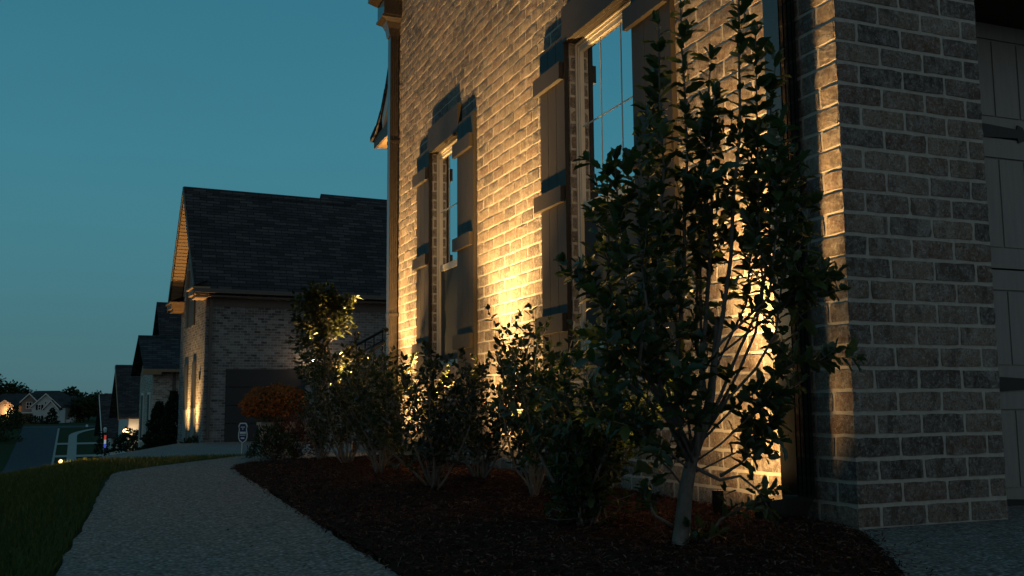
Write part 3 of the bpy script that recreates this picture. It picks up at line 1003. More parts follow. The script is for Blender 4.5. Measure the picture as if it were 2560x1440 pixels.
# eave returns
for (y0, y1) in ((-.40, .62), (4.38, 5.40)):
    er = MB()
    er.box(-.42, .02, y0, y1, 4.33, 4.50, nf)
    er.box(-.48, .04, y0 - .05, y1 + .05, 4.50, 4.555, nf)
    er.box(-.34, .0, y0 + .07, y1 - .07, 4.24, 4.329, nf)
    er.mesh([nf(-.48, y0 - .05, 4.556), nf(-.48, y1 + .05, 4.556), nf(-.005, y1 - .1, 4.78), nf(-.005, y0 + .1, 4.78)], [(0, 1, 2, 3)])
    er.build('eave_return', M['soffit'], h2)
gu = MB()
gu.box(-.42, 7.4, -.50, -.365, 4.38, 4.50, nf); gu.box(.02, 7.2, -.36, -.002, 4.28, 4.33, nf); gu.box(.02, 7.2, -.02, -.003, 4.02, 4.28, nf)
gu.build('gutter', M['fascia'], h2)
fz = MB()
x = .1
while x < 7.1:
    fz.box(x, x + .066, -.012, .0, 3.80, 3.995, nf); x += .0762
fz.build('soldier_course', M['brick_flat'], h2)
hd = MB()
x = .56
while x < 3.1:
    hd.box(x, x + .066, -.012, .0, 2.17, 2.37, nf); x += .0762
hd.build('garage_lintel_course', M['brick_flat'], h2)
gdm = MB()
gdm.box(.63, 3.03, -.0, .05, .0, 2.15, nf)
for zz in (.0, .54, 1.08, 1.62):
    gdm.box(.635, 3.025, -.014, -.002, zz + .01, zz + .52, nf)
gdb = gdm.build('garage_door', M['garage_dark'], h2)
ds = MB(); ds.box(.10, .19, -.10, -.012, .1, 4.25, nf); ds.build('downspout', M['fascia'], h2)
# front windows: dark panes with shutters and tall frames
for (y0, y1, z0, z1) in ((1.55, 2.0, 1.0, 2.45), (3.15, 3.65, .95, 2.42)):
    wn = MB(); wn.box(-.035, -.002, y0 - .12, y1 + .12, z0, z1, nf); wo = wn.build('shutter_pair', M['shutter'], h2)
    pn = MB(); pn.box(-.038, -.0355, y0, y1, z0 + .05, z1 - .05, nf); pn.build('pane', M['screen'], wo)
    pl = MB(); pl.box(-.03, -.004, y0 - .12, y1 + .12, .0, z0 - .01, nf); pl.build('window_apron', M['pot'], wo)
wn = MB(); wn.box(-.05, -.002, 1.95, 2.35, 3.6, 5.5, nf); wn.box(-.05, -.002, 3.3, 3.7, 3.6, 5.5, nf); wo = wn.build('upper_shutter_pair', M['shutter'], h2)
pn = MB(); pn.box(-.02, -.003, 2.36, 3.29, 3.6, 5.5, nf); pn.build('pane', M['screen'], wo)
pn = MB(); pn.box(-.03, -.0, .62, .74, 1.86, 2.10, nf); pn.build('house_number_plate', M['black'], h2)
# main block behind with the higher ridge
mbk = MB()
mf = Frame(nb(4.75, 3.0, 0), A5)
mbk.mesh([mf(0, 0, 3), mf(0, 7, 3), mf(0, 7, 5.6), mf(0, 3.5, 9.05), mf(0, 0, 5.6)], [(0, 1, 2, 3, 4)])
mbk.build('rear_gable_wall', M['brick_flat'], h2)
mr_ = MB()
mr_.prism([mf(-.16, -.3, 5.3), mf(9, -.3, 5.3), mf(9, 3.5, 9.18), mf(-.16, 3.5, 9.18)], (0, 0, -.14))
mr_.prism([mf(9, 7.3, 5.3), mf(-.16, 7.3, 5.3), mf(-.16, 3.5, 9.18), mf(9, 3.5, 9.18)], (0, 0, -.14))
mr_.build('rear_roof', M['roof'], h2)
# carriage lamp beside the garage door
lp = nb(2.60, -.16, 2.52)
la = MB()
lfr = Frame(nb(2.60, -.17, 2.40), A5)
la.box(-.06, .06, .155, .168, -.02, .24, lfr)
la.box(-.015, .015, .02, .155, .20, .225, lfr)
la.box(-.07, .07, -.07, .07, -.06, -.045, lfr)
la.mesh([lfr(-.08, -.08, .19), lfr(.08, -.08, .19), lfr(.08, .08, .19), lfr(-.08, .08, .19), lfr(0, 0, .27)], [(0, 1, 4), (1, 2, 4), (2, 3, 4), (3, 0, 4), (3, 2, 1, 0)])
for sx in (-1, 1):
    for sy in (-1, 1): la.box(sx * .062 - .006, sx * .062 + .006, sy * .062 - .006, sy * .062 + .006, -.045, .19, lfr)
lo = la.build('carriage_lamp', M['black'], h2)
lb = MB(); lb.lathe(lfr(0, 0, .0), [(.02, 0), (.045, .03), (.05, .08), (.03, .13), (.01, .15)], 10); lb.build('bulb', M['bulb'], lo, True)
point('carriage_lamp_light', lfr(0, -.02, .07), 65, .05, (1, .60, .36), h2)

# downhill houses
def at_frame(u, v, Z, ang): return Frame(at(u, v, Z), ang)


f3 = at_frame(377, 1128, 45, .075)
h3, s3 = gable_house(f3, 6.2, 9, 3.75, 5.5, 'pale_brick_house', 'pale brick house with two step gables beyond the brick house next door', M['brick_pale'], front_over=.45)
g3 = MB(); g3.box(-.5, 9, -.48, -.36, 3.62, 3.75, f3); g3.box(-.52, .3, -.5, -.1, 3.5, 3.62, f3); g3.build('gutter', M['soffit'], h3)
d3 = MB(); d3.box(.85, .99, -.09, -.01, .1, 3.6, f3); d3.build('downspout', M['fascia'], h3)
for (y0, y1, z0, z1) in ((.9, 1.8, .4, 2.6), (3.9, 4.8, .4, 2.6)):
    q_ = MB(); q_.box(-.06, -.002, y0 - .1, y1 + .1, z0 - .1, z1 + .1, f3); wo = q_.build('window_frame', M['trim_white'], h3)
    q_ = MB(); q_.box(-.065, -.061, y0, y1, z0, z1, f3); q_.build('pane', M['screen'], wo)
f3b = Frame(f3(1.0, 2.0, 0), .075)
q_ = MB(); q_.mesh([f3b(0, 0, 2), f3b(0, 7, 2), f3b(0, 7, 3.6), f3b(0, 3.5, 7.0), f3b(0, 0, 3.6)], [(0, 1, 2, 3, 4)]); q_.build('rear_gable_wall', M['brick_pale'], h3)
q_ = MB()
q_.prism([f3b(-.4, -.4, 3.4), f3b(10, -.4, 3.4), f3b(10, 3.5, 7.45), f3b(-.4, 3.5, 7.45)], (0, 0, -.15))
q_.prism([f3b(10, 7.4, 3.4), f3b(-.4, 7.4, 3.4), f3b(-.4, 3.5, 7.45), f3b(10, 3.5, 7.45)], (0, 0, -.15)); q_.build('rear_roof', M['roof'], h3)

f4 = at_frame(318, 1150, 70, .09)
h4, s4 = gable_house(f4, 7.5, 9, 3.05, 6.9, 'porch_house', 'dark roofed house down the street with a glowing porch wall', M['siding'], front_over=.7, side_over=.5)
q_ = MB(); q_.prism([f4(-.72, 3.75, 6.9), f4(-.72, -.5, 3.05), f4(-.72, -.5, 2.8), f4(-.72, 3.75, 6.65)], f4.ex * -.04); q_.build('rake_board', M['soffit'], h4)
q_ = MB(); q_.box(-.28, -.06, -.22, -.02, 1.9, 2.25, f4); q_.lathe(f4(-.17, -.12, 2.25), [(.16, 0), (.02, .16)], 6); lo = q_.build('porch_lamp', M['black'], h4)
q_ = MB(); q_.lathe(f4(-.19, -.14, 1.9), [(.12, 0), (.17, .1), (.17, .22), (.1, .3)], 8); q_.build('bulb', M['farbulb'], lo)
point('porch_lamp_light', f4(.3, -.75, 2.1), 40, .15, (1, .62, .32), h4)

f5 = at_frame(277, 1140, 98, .10)
h5, s5 = gable_house(f5, 9, 10, 1.9, 6.2, 'lowest_house', 'lowest house of the row with white garage wall and tall dark roof', M['siding'], front_over=.9, side_over=.6)
q_ = MB(); q_.prism([f5(-.93, 4.5, 6.2), f5(-.93, -.6, 1.9), f5(-.93, -.6, 1.5), f5(-.93, 4.5, 5.8)], f5.ex * -.05); q_.build('rake_board', M['trim_white'], h5)
f5b = Frame(f5(.45, 6, 0), .10)
q_ = MB(); q_.mesh([f5b(0, 0, -1), f5b(0, 8, -1), f5b(0, 8, 2.2), f5b(0, 4, 6.1), f5b(0, 0, 2.2)], [(0, 1, 2, 3, 4)]); q_.build('second_gable_wall', M['siding'], h5)
q_ = MB()
q_.prism([f5b(-.4, -.5, 1.9), f5b(9, -.5, 1.9), f5b(9, 4, 6.35), f5b(-.4, 4, 6.35)], (0, 0, -.2)); q_.prism([f5b(9, 8.5, 1.9), f5b(-.4, 8.5, 1.9), f5b(-.4, 4, 6.35), f5b(9, 4, 6.35)], (0, 0, -.2)); q_.build('second_roof', M['roof'], h5)

# ------------------------------------------------------------------ far houses across the valley
RH = np.array([math.cos(YAW), -math.sin(YAW), 0]); FH = np.array([math.sin(YAW), math.cos(YAW), 0])


class VF:                                    # frame facing the street we look along
    def __init__(s, o): s.o = np.array(o, float)
    def __call__(s, x, y, z): return s.o + RH * x + FH * y + np.array([0, 0, z])


def far_gable(fr, x0, x1, z_e, z_p, y, depth, wallm, parent, over=.35, trimm=None, base=-1.5, name='gable'):
    xm_ = (x0 + x1) / 2
    g = MB()
    g.prism([fr(x0, y, base), fr(x1, y, base), fr(x1, y, z_e), fr(xm_, y, z_p), fr(x0, y, z_e)], FH * depth)
    go = g.build(name + '_wall', wallm, parent)
    r = MB(); t = MB()
    sl = (z_p - z_e) / (xm_ - x0)
    for sg in (-1, 1):
        xe = xm_ + sg * (xm_ - x0 + over); ze = z_e - over * sl
        r.prism([fr(xm_, y - .4, z_p + .05), fr(xe, y - .4, ze + .05), fr(xe, y - .4, ze + .3), fr(xm_, y - .4, z_p + .3)], FH * (depth + .3))
        t.prism([fr(xm_, y - .45, z_p + .28), fr(xe, y - .45, ze + .28), fr(xe, y - .45, ze - .08), fr(xm_, y - .45, z_p - .08)], FH * .045)
    ro = r.build(name + '_roof', M['roof'], parent)
    t.build('gable_trim', trimm or M['trim_white'], ro)
    return go


def far_window(fr, x0, x1, z0, z1, y, parent, cols=2, rows=2, shutters=False):
    w_ = MB()
    e = .11
    w_.box(x0 - e, x1 + e, y - .10, y - .001, z0 - e, z0, fr); w_.box(x0 - e, x1 + e, y - .10, y - .001, z1, z1 + e, fr)
    for k in range(cols + 1):
        xx = x0 + (x1 - x0) * k / cols; w_.box(xx - .06, xx + .06, y - .09, y - .001, z0, z1, fr)
    for k in range(1, rows):
        zz = z0 + (z1 - z0) * k / rows; w_.box(x0 + .06, x1 - .06, y - .08, y - .001, zz - .05, zz + .05, fr)
    wo = w_.build('window', M['trim_white'], parent)
    p_ = MB(); p_.box(x0 + .06, x1 - .06, y - .03, y - .002, z0, z1, fr); p_.build('pane', M['dark'], wo)
    if shutters:
        s_ = MB()
        s_.box(x0 - .62, x0 - .15, y - .08, y - .001, z0 - .1, z1 + .1, fr); s_.build('shutter', M['dark'], wo)
        s_ = MB(); s_.box(x1 + .15, x1 + .62, y - .08, y - .001, z0 - .1, z1 + .1, fr); s_.build('shutter', M['dark'], wo)


ZF = 254.
k_ = ZF / F
fh = VF(at(113, 1058, ZF))
hA = empty('white_gable_house', fh(0, 0, 0), 'large far house with a white gable and a grey shingled gable under one hipped roof', 'house')
px = lambda u: (u - 113) * k_
pz = lambda v: (1058 - v) * k_
far_gable(fh, px(78), px(149), pz(1017), pz(986), 0, 9, M['siding'], hA)
far_gable(fh, px(113), px(148), pz(1022), pz(1003), -1.0, 2.0, M['siding'], hA, name='small_gable')
far_gable(fh, px(46), px(86), pz(1004), pz(985), 1.2, 8, M['greysiding'], hA, name='grey_gable')
b_ = MB(); b_.box(px(30), px(150), 3, 14, -2, pz(1012), fh); b_.build('main_wall', M['greysiding'], hA)
b_ = MB()
zr, ze_ = pz(976), pz(1014)
b_.mesh([fh(px(20), 2, ze_), fh(px(153), 2, ze_), fh(px(153), 15, ze_), fh(px(20), 15, ze_), fh(px(45), 8.5, zr), fh(px(108), 8.5, zr)], [(0, 1, 5, 4), (1, 2, 5), (2, 3, 4, 5), (3, 0, 4), (3, 2, 1, 0)])
b_.build('hip_roof', M['roof'], hA)
b_ = MB(); b_.mesh([fh(px(120), 7, pz(1012)), fh(px(158), 7, pz(1012)), fh(px(158), 16, pz(1012)), fh(px(120), 16, pz(1012)), fh(px(125), 11, pz(989)), fh(px(139), 11, pz(989))], [(0, 1, 5, 4), (1, 2, 5), (2, 3, 4, 5), (3, 0, 4)]); b_.build('rear_roof', M['roof'], hA)
b_ = MB(); b_.box(px(48), px(80), -.3, 1.19, pz(1033), pz(1030.5), fh); po_ = b_.build('porch_roof', M['trim_white'], hA)
b_ = MB()
for u in (50, 60, 70): b_.box(px(u), px(u) + .25, -.2, .05, -1.5, pz(1033), fh)
b_.build('porch_columns', M['greysiding'], hA)
far_window(fh, px(58), px(72), pz(1021), pz(1006), 1.2, hA)
far_window(fh, px(94), px(100), pz(1024), pz(1013), 0, hA, 1, 2, True)
far_window(fh, px(91), px(101), pz(1051), pz(1040), 0, hA, 2, 2, True)
far_window(fh, px(110), px(114), pz(1010), pz(1005), 0, hA, 1, 1)
b_ = MB(); b_.box(px(116), px(146), -1.05, -1.001, -.8, pz(1046), fh)
b_.build('garage_door', M['trim_white'], hA)
fl = VF(at(11, 1056, ZF + 2))
hB = empty('lamp_lit_house', fl(0, 0, 0), 'far house at the left with a small white gable warmed by a bright lamp', 'house')
px2 = lambda u: (u - 11) * k_
far_gable(fl, px2(-9), px2(31), pz(1017), pz(1004), 0, 8, M['siding'], hB)
far_window(fl, px2(4), px2(17), pz(1052), pz(1039), 0, hB, 3, 3)
far_window(fl, px2(10), px2(13), pz(1018), pz(1012), 0, hB, 1, 1)
b_ = MB(); b_.box(px2(-60), px2(45), 4, 14, -2, pz(1010), fl); b_.build('main_wall', M['siding'], hB)
b_ = MB(); b_.mesh([fl(px2(-64), 3, pz(1012)), fl(px2(49), 3, pz(1012)), fl(px2(49), 15, pz(1012)), fl(px2(-64), 15, pz(1012)), fl(px2(-40), 9, pz(985)), fl(px2(20), 9, pz(985))], [(0, 1, 5, 4), (1, 2, 5), (2, 3, 4, 5), (3, 0, 4)]); b_.build('hip_roof', M['roof'], hB)
lf = MB(); lf.box(-.16, .16, -.5, -.15, 0, .2, VF(fl(px2(18.5), 0, pz(1031)))); lf.box(-.05, .05, -.15, -.001, .02, .12, VF(fl(px2(18.5), 0, pz(1031)))); lo = lf.build('wall_lamp', M['black'], hB)
lf = MB(); lf.lathe(fl(px2(18.5), -.33, pz(1033.4)), [(.1, 0), (.26, .1), (.24, .24)], 8); lf.build('bulb', M['farbulb'], lo)
point('wall_lamp_light', fl(px2(18.5), -1.3, pz(1031.5)), 420, .3, (1, .40, .11), hB)


# ------------------------------------------------------------------ plants
LEAF = np.array([[0, 0, 0], [.35, 0, 0], [.7, 0, 0], [1, 0, -.04], [.16, .17, .05], [.48, .27, .08], [.80, .15, .04], [.16, -.17, .05], [.48, -.27, .08], [.80, -.15, .04]])
LEAF_T = np.array([[0, 1, 4], [4, 1, 5], [1, 2, 5], [5, 2, 6], [2, 3, 6], [0, 7, 1], [7, 8, 1], [1, 8, 2], [8, 9, 2], [2, 9, 3]])
HOLLY = np.array([[0, 0, 0], [.35, 0, -.02], [.7, 0, -.05], [1, 0, -.12], [.20, .20, .05], [.36, .19, .04], [.52, .27, .08], [.65, .19, .04], [.82, .17, .04], [.20, -.20, .05], [.36, -.19, .04], [.52, -.27, .08], [.65, -.19, .04], [.82, -.17, .04]])
HOLLY_T = np.array([[0, 5, 4], [0, 1, 5], [1, 6, 5], [1, 7, 6], [1, 2, 7], [2, 8, 7], [2, 3, 8], [0, 9, 10], [0, 10, 1], [1, 10, 11], [1, 11, 12], [1, 12, 2], [2, 12, 13], [2, 13, 3]])
NARROW = LEAF * np.array([1, .62, 1])
CLUMP = np.array([[0, 0, 0], [.5, .35, .1], [1, 0, 0], [.5, -.35, .12], [.55, .0, .28]])
CLUMP_T = np.array([[0, 1, 4], [1, 2, 4], [2, 3, 4], [3, 0, 4]])


def leaves(P, D, Nn, L, tmpl, tri, wide=1.0):
    P, D, Nn, L = (np.asarray(q, float) for q in (P, D, Nn, L))
    D = D / (np.linalg.norm(D, axis=1, keepdims=True) + 1e-9)
    Bn = np.cross(Nn, D); Bn /= np.linalg.norm(Bn, axis=1, keepdims=True) + 1e-9
    Nn = np.cross(D, Bn)
    R = np.stack([D, Bn * wide, Nn], 1)                       # n,3(axis),3
    V = np.einsum('ka,nac->nkc', tmpl, R) * L[:, None, None] + P[:, None, :]
    k = len(tmpl)
    T = (tri[None] + (np.arange(len(P)) * k)[:, None, None]).reshape(-1, 3)
    return V.reshape(-1, 3), T


def unit(v): return v / (np.linalg.norm(v) + 1e-9)


XL = XC - .50
UPL = [(XL, 8.42), (XL, 5.98), (XC - .30, 3.155)]


class Plant:
    def __init__(s, seed):
        s.r = np.random.default_rng(seed); s.mb = MB(); s.P, s.D, s.N, s.L = [], [], [], []

    def stem(s, pts, r0, r1, k=6):
        s.mb.tube(pts, list(np.linspace(r0, r1, len(pts))), k)

    def curve(s, a, d, ln, n=5, up=.15, wob=.12):
        pts = [np.array(a, float)]; d = unit(np.array(d, float))
        for i in range(n):
            d = unit(d + s.r.normal(0, wob, 3) + np.array([0, 0, up / n]))
            pts.append(pts[-1] + d * ln / n)
        return pts

    def leafy(s, pts, spacing, size, start=.1, spread=.8, tipn=3, droop=0):
        pts = np.array(pts); seg = np.linalg.norm(np.diff(pts, axis=0), axis=1); tot = seg.sum(); cum = np.concatenate([[0], np.cumsum(seg)])
        t = start * tot; ph = s.r.uniform(0, 6.28)
        while t < tot:
            i = min(np.searchsorted(cum, t, 'right') - 1, len(seg) - 1)
            p = pts[i] + (pts[i + 1] - pts[i]) * ((t - cum[i]) / (seg[i] + 1e-9))
            d = unit(pts[i + 1] - pts[i])
            a = unit(np.cross(d, [.3, .2, 1.0])); b = np.cross(d, a)
            rad = a * math.cos(ph) + b * math.sin(ph)
            dd = unit(d * (1 - spread * .6) + rad * spread + s.r.normal(0, .18, 3) - np.array([0, 0, droop]))
            s.P.append(p); s.D.append(dd); s.N.append(unit(d * .8 + s.r.normal(0, .35, 3) + np.array([0, 0, .5]))); s.L.append(size * s.r.uniform(.5, 1.2))
            ph += 2.4 + s.r.normal(0, .25); t += spacing * s.r.uniform(.7, 1.3)
        d = unit(pts[-1] - pts[-2])
        for k in range(tipn):
            dd = unit(d + s.r.normal(0, .4, 3)); s.P.append(pts[-1]); s.D.append(dd); s.N.append(unit(s.r.normal(0, .5, 3) + np.array([0, 0, .6]))); s.L.append(size * s.r.uniform(.5, .9))

    def prune(s):
        P = np.array(s.P); k = np.ones(len(P), bool)
        for fx, fy in UPL:
            k &= ~((np.hypot(P[:, 0] - fx, P[:, 1] - fy) < .05 + .16 * np.clip(P[:, 2], 0, 1.2)) & (P[:, 2] < 1.2))
        i = np.nonzero(k)[0]
        for nm in 'PDNL': setattr(s, nm, [getattr(s, nm)[j] for j in i])

    def build(s, root, stem_mat, leaf_mat, tmpl=LEAF, tri=LEAF_T, stem_name='stems', leaf_name='foliage', wide=1.0):
        if s.mb.f: s.mb.build(stem_name, stem_mat, root, True)
        if s.P: s.prune()
        if s.P:
            V, T = leaves(s.P, s.D, s.N, s.L, tmpl, tri, wide)
            mesh_np(leaf_name, V, T, leaf_mat, root)


def along(pts, t):
    pts = np.array(pts); n = len(pts) - 1; i = min(int(t * n), n - 1)
    return pts[i] + (pts[i + 1] - pts[i]) * (t * n - i), unit(pts[i + 1] - pts[i])


# --- near holly: trunk and limbs drawn as polylines at about 2.9 m from the lens
def hp(u, v, dz=0.0, Z=2.93): return at(u, v, Z + dz)


hol = Plant(3)
base = at(1695, 1385, 2.83)
root = empty('holly_tree', base, 'tall young holly with pale trunk and dense dark leaves in front of the lit wall', 'tree')
hol.stem([base - np.array([0, 0, .06]), base - np.array([0, 0, .01]), hp(1700, 1360), hp(1706, 1310), hp(1713, 1240), hp(1722, 1180), hp(1738, 1120), hp(1760, 1060), hp(1776, 990), hp(1786, 900), hp(1794, 800)], .031, .0075, 12)
limbs = [  # (polyline px, depth offsets, r0)
    ([(1735, 1140), (1742, 1060), (1752, 960), (1768, 860), (1772, 740), (1778, 600), (1780, 460), (1782, 330), (1785, 240)], 0, .0125),
    ([(1740, 1130), (1760, 1070), (1775, 985), (1792, 900), (1812, 800), (1832, 640), (1842, 480), (1847, 320), (1846, 160), (1842, 20), (1840, -60)], -.03, .012),
    ([(1730, 1150), (1700, 1060), (1690, 960), (1696, 840), (1705, 700), (1712, 540), (1716, 400), (1716, 260), (1712, 120), (1706, -30)], .04, .011),
    ([(1728, 1165), (1672, 1060), (1648, 960), (1640, 840), (1652, 700), (1660, 560), (1656, 420), (1654, 260), (1650, 60)], .02, .010),
    ([(1735, 1150), (1690, 1050), (1640, 930), (1590, 830), (1556, 700), (1540, 560), (1530, 400)], -.06, .0085),
    ([(1732, 1160), (1670, 1040), (1600, 930), (1540, 830), (1500, 700), (1485, 560), (1480, 440)], .08, .008),
    ([(1740, 1120), (1800, 1010), (1850, 930), (1885, 830), (1905, 700), (1900, 520), (1892, 320), (1890, 90)], .03, .009),
    ([(1742, 1120), (1820, 1000), (1890, 920), (1940, 830), (1965, 700), (1975, 560), (1985, 430)], -.05, .0085),
    ([(1745, 1110), (1830, 1020), (1920, 950), (1990, 900), (2050, 905)], .06, .0065),
    ([(1780, 900), (1880, 830), (1950, 770), (2010, 740), (2070, 695)], -.06, .006),
    ([(1735, 1130), (1640, 960), (1560, 860), (1480, 790), (1430, 740), (1400, 700)], .10, .005),
    ([(1735, 1140), (1765, 1000), (1740, 860), (1748, 700), (1762, 540), (1760, 420), (1765, 330)], .10, .009),
    ([(1740, 1120), (1775, 1010), (1800, 900), (1862, 760), (1880, 600), (1872, 440), (1875, 330)], .12, .008),
    ([(1735, 1150), (1650, 1010), (1600, 900), (1620, 760), (1600, 600), (1595, 460), (1600, 330)], -.12, .008),
    ([(1735, 1150), (1720, 1000), (1800, 860), (1925, 740), (1935, 600), (1950, 470), (1955, 330)], -.13, .008),
    ([(1735, 1140), (1660, 1040), (1580, 960), (1520, 920), (1490, 860), (1480, 770)], -.12, .0065),
    ([(1742, 1150), (1800, 1110), (1850, 1060), (1895, 1020), (1940, 1000)], -.02, .0055),
    ([(1738, 1180), (1800, 1150), (1880, 1110), (1930, 1060)], .05, .005),
    ([(1738, 1130), (1752, 1040), (1760, 940), (1752, 820), (1748, 700), (1756, 560), (1762, 420), (1766, 280), (1772, 150)], .08, .008),
    ([(1742, 1120), (1800, 1000), (1850, 880), (1900, 760), (1925, 640), (1928, 520), (1926, 380), (1932, 250), (1940, 150)], .05, .007),
    ([(1732, 1150), (1690, 1050), (1660, 940), (1640, 800), (1622, 660), (1618, 520), (1624, 400), (1634, 280), (1640, 170)], .10, .007),
    ([(1728, 1180), (1660, 1120), (1600, 1080), (1550, 1060), (1530, 1010)], -.10, .005),
    ([(1724, 1230), (1680, 1180), (1630, 1130), (1600, 1050)], .10, .0045),
    ([(1732, 1160), (1700, 1080), (1720, 1000), (1700, 930)], -.15, .005),
]
for li_, (pl, dz, r0) in enumerate(limbs):
    n = len(pl)
    pl = [(1570 - (1570 - u) * .62 if u < 1570 else u, v) for u, v in pl]
    pts = [hp(u + hol.r.normal(0, 4), v, dz * min(1, i / 2.5) + hol.r.normal(0, .012)) for i, (u, v) in enumerate(pl)]
    hol.stem(pts, r0 * (.8 if pl[-1][0] < 1800 or n > 8 else .6), .002, 6)
    low = pl[-1][1] < 250 and n > 7                 # the tall free shoots above the crown
    ln_ = len(pts)
    m_ = (15 if n > 6 else 11) if pl[-1][0] < 1780 else (14 if n > 6 else 10)
    for k in range(m_):
        t0_ = .50 if (pl[-1][0] > 1780 and pl[-1][1] > -100) else .26
        t = t0_ + (1 - t0_) * (k + hol.r.random()) / m_
        p, d = along(pts, t)
        pv = pl[min(int(t * (n - 1)), n - 1)][1]
        free = pv < 420
        side = unit(hol.r.normal(0, 1, 3) * np.array([1, 1, .35]))
        if free:
            if hol.r.random() < .25: continue
            tw = hol.curve(p, side + d * 1.5 + np.array([0, 0, .3]), hol.r.uniform(.015, .04), 3, .2)
        else:
            tw = hol.curve(p, side + d * .7 + np.array([0, 0, .25]), hol.r.uniform(.07, .17) * (.6 if pv < 640 else 1 if pv < 900 else .8), 4, .25)
        hol.stem(tw, .0022, .0011, 4)
        hol.leafy(tw, .0165 if not free else .012, .060, .12, .85, 3)
    hol.leafy(pts, .0145, .058, .42 if not low else .5, .95, 4)
# low side shoots near the base
for pl in ([(1735, 1395), (1770, 1350), (1800, 1300), (1850, 1268), (1905, 1252)], [(1700, 1385), (1730, 1375), (1752, 1350)], [(1740, 1170), (1800, 1200), (1850, 1190), (1900, 1230), (1930, 1290)],
           [(1800, 1190), (1850, 1160), (1890, 1120)], [(1690, 1320), (1640, 1290), (1610, 1240)]):
    pts = [hp(u, v, hol.r.normal(0, .01)) for u, v in pl]
    hol.stem(pts, .0062, .002, 6)
    hol.leafy(pts, .028, .048, .55, .9, 3)
    for k in range(4):
        p, d = along(pts, hol.r.uniform(.45, 1)); tw = hol.curve(p, d + hol.r.normal(0, .6, 3), .07, 3); hol.stem(tw, .0016, .001, 4); hol.leafy(tw, .018, .045, .1, .9, 3)
hol.build(root, M['bark'], M['holly'], HOLLY, HOLLY_T, 'trunk', 'crown')


# --- hedge of shrubs along the bed
def shrub(x, y, h, spread, seed, label, leaf=.036, ns=9, dens=1.0, lmat='shrub', tm=(LEAF, LEAF_T), name='hedge_shrub', group='shrubs in the mulch bed', bare=.20, cat='shrub', z=None):
    pl = Plant(seed)
    z0 = float(bed_z(np.array([x]), np.array([y]))[0]) if z is None else z
    b = np.array([x, y, z0])
    rt = empty(name, b, label, cat, group)
    for k in range(ns):
        a = 2 * PI * (k + pl.r.random() * .6) / ns
        lean = pl.r.uniform(.12, 1.0) ** .8
        d = np.array([math.cos(a) * spread * lean, math.sin(a) * spread * lean, h])
        L = np.linalg.norm(d) * pl.r.uniform(.78, 1.04)
        st = pl.curve(b + pl.r.normal(0, .012, 3) * np.array([1, 1, 0]) - np.array([0, 0, .03]), d * np.array([1.25, 1.25, 1]), L, 7, .12, .11)
        pl.stem(st, .0065 * pl.r.uniform(.7, 1.25), .0018, 5)
        nt_ = int(17 * dens)
        for j in range(nt_):
            t = bare + (1 - bare) * (j + pl.r.random()) / nt_
            p, dd = along(st, min(t, .999))
            side = unit(pl.r.normal(0, 1, 3) * np.array([1, 1, .4]))
            tw = pl.curve(p, side + dd * .8 + np.array([0, 0, .25]), h * pl.r.uniform(.10, .24), 4, .3)
            pl.stem(tw, .0019, .0010, 4)
            pl.leafy(tw, leaf * .34 / dens, leaf, .1, .85, 4)
        pl.leafy(st, leaf * .5, leaf, .5, .85, 3)
        for j in range(2):                                  # bare twigs low down
            p, dd = along(st, pl.r.uniform(.05, .35)); tw = pl.curve(p, unit(pl.r.normal(0, 1, 3)) + dd * .6, h * pl.r.uniform(.1, .25), 3, .2); pl.stem(tw, .002, .0008, 4)
    pl.build(rt, M['twig'], M[lmat], *tm, 'stems', 'foliage')
    return rt


shrub(1.513, 7.05, .78, .46, 21, 'farthest hedge shrub with bare grey stems, standing right in front of the young magnolia', ns=10)
shrub(1.47, 5.90, .70, .44, 22, 'twiggy hedge shrub near the walkway, third from the young magnolia', ns=10)
shrub(1.457, 4.75, .66, .43, 23, 'hedge shrub with a fan of pale stems, standing below the far window', leaf=.038, ns=11)
shrub(1.70, 4.05, .78, .42, 24, 'hedge shrub silhouetted on the brightest wall between the two windows', leaf=.042, ns=10, dens=.85)
shrub(1.50, 3.12, .60, .36, 25, 'broad dark green hedge shrub under the near window, touching the holly', leaf=.044, ns=12, dens=1.3, bare=.06, lmat='holly', tm=(HOLLY, HOLLY_T))
shrub(1.88, 5.25, .66, .40, 26, 'hedge shrub set back near the wall, behind and between the two twiggy ones', leaf=.038, ns=10)
shrub(1.62, 6.45, .68, .40, 27, 'hedge shrub second from the young magnolia in the row', ns=10)
# tall leafy shoot beside the downspout
sh_ = Plant(31)
b0 = at(952, 1120, 6.9)
rt = empty('slender_sapling', (b0[0], b0[1], .04), 'single slender lit shoot standing just left of the far downspout', 'sapling')
p_ = [np.array([b0[0], b0[1], .02])] + [at(u, v, 6.9) for u, v in ((955, 1040), (956, 960), (957, 890), (962, 845), (966, 830))]
sh_.stem(p_, .006, .002, 5); sh_.leafy(p_, .02, .05, .62, .8, 4); sh_.build(rt, M['twig'], M['magnolia'], stem_name='stem')

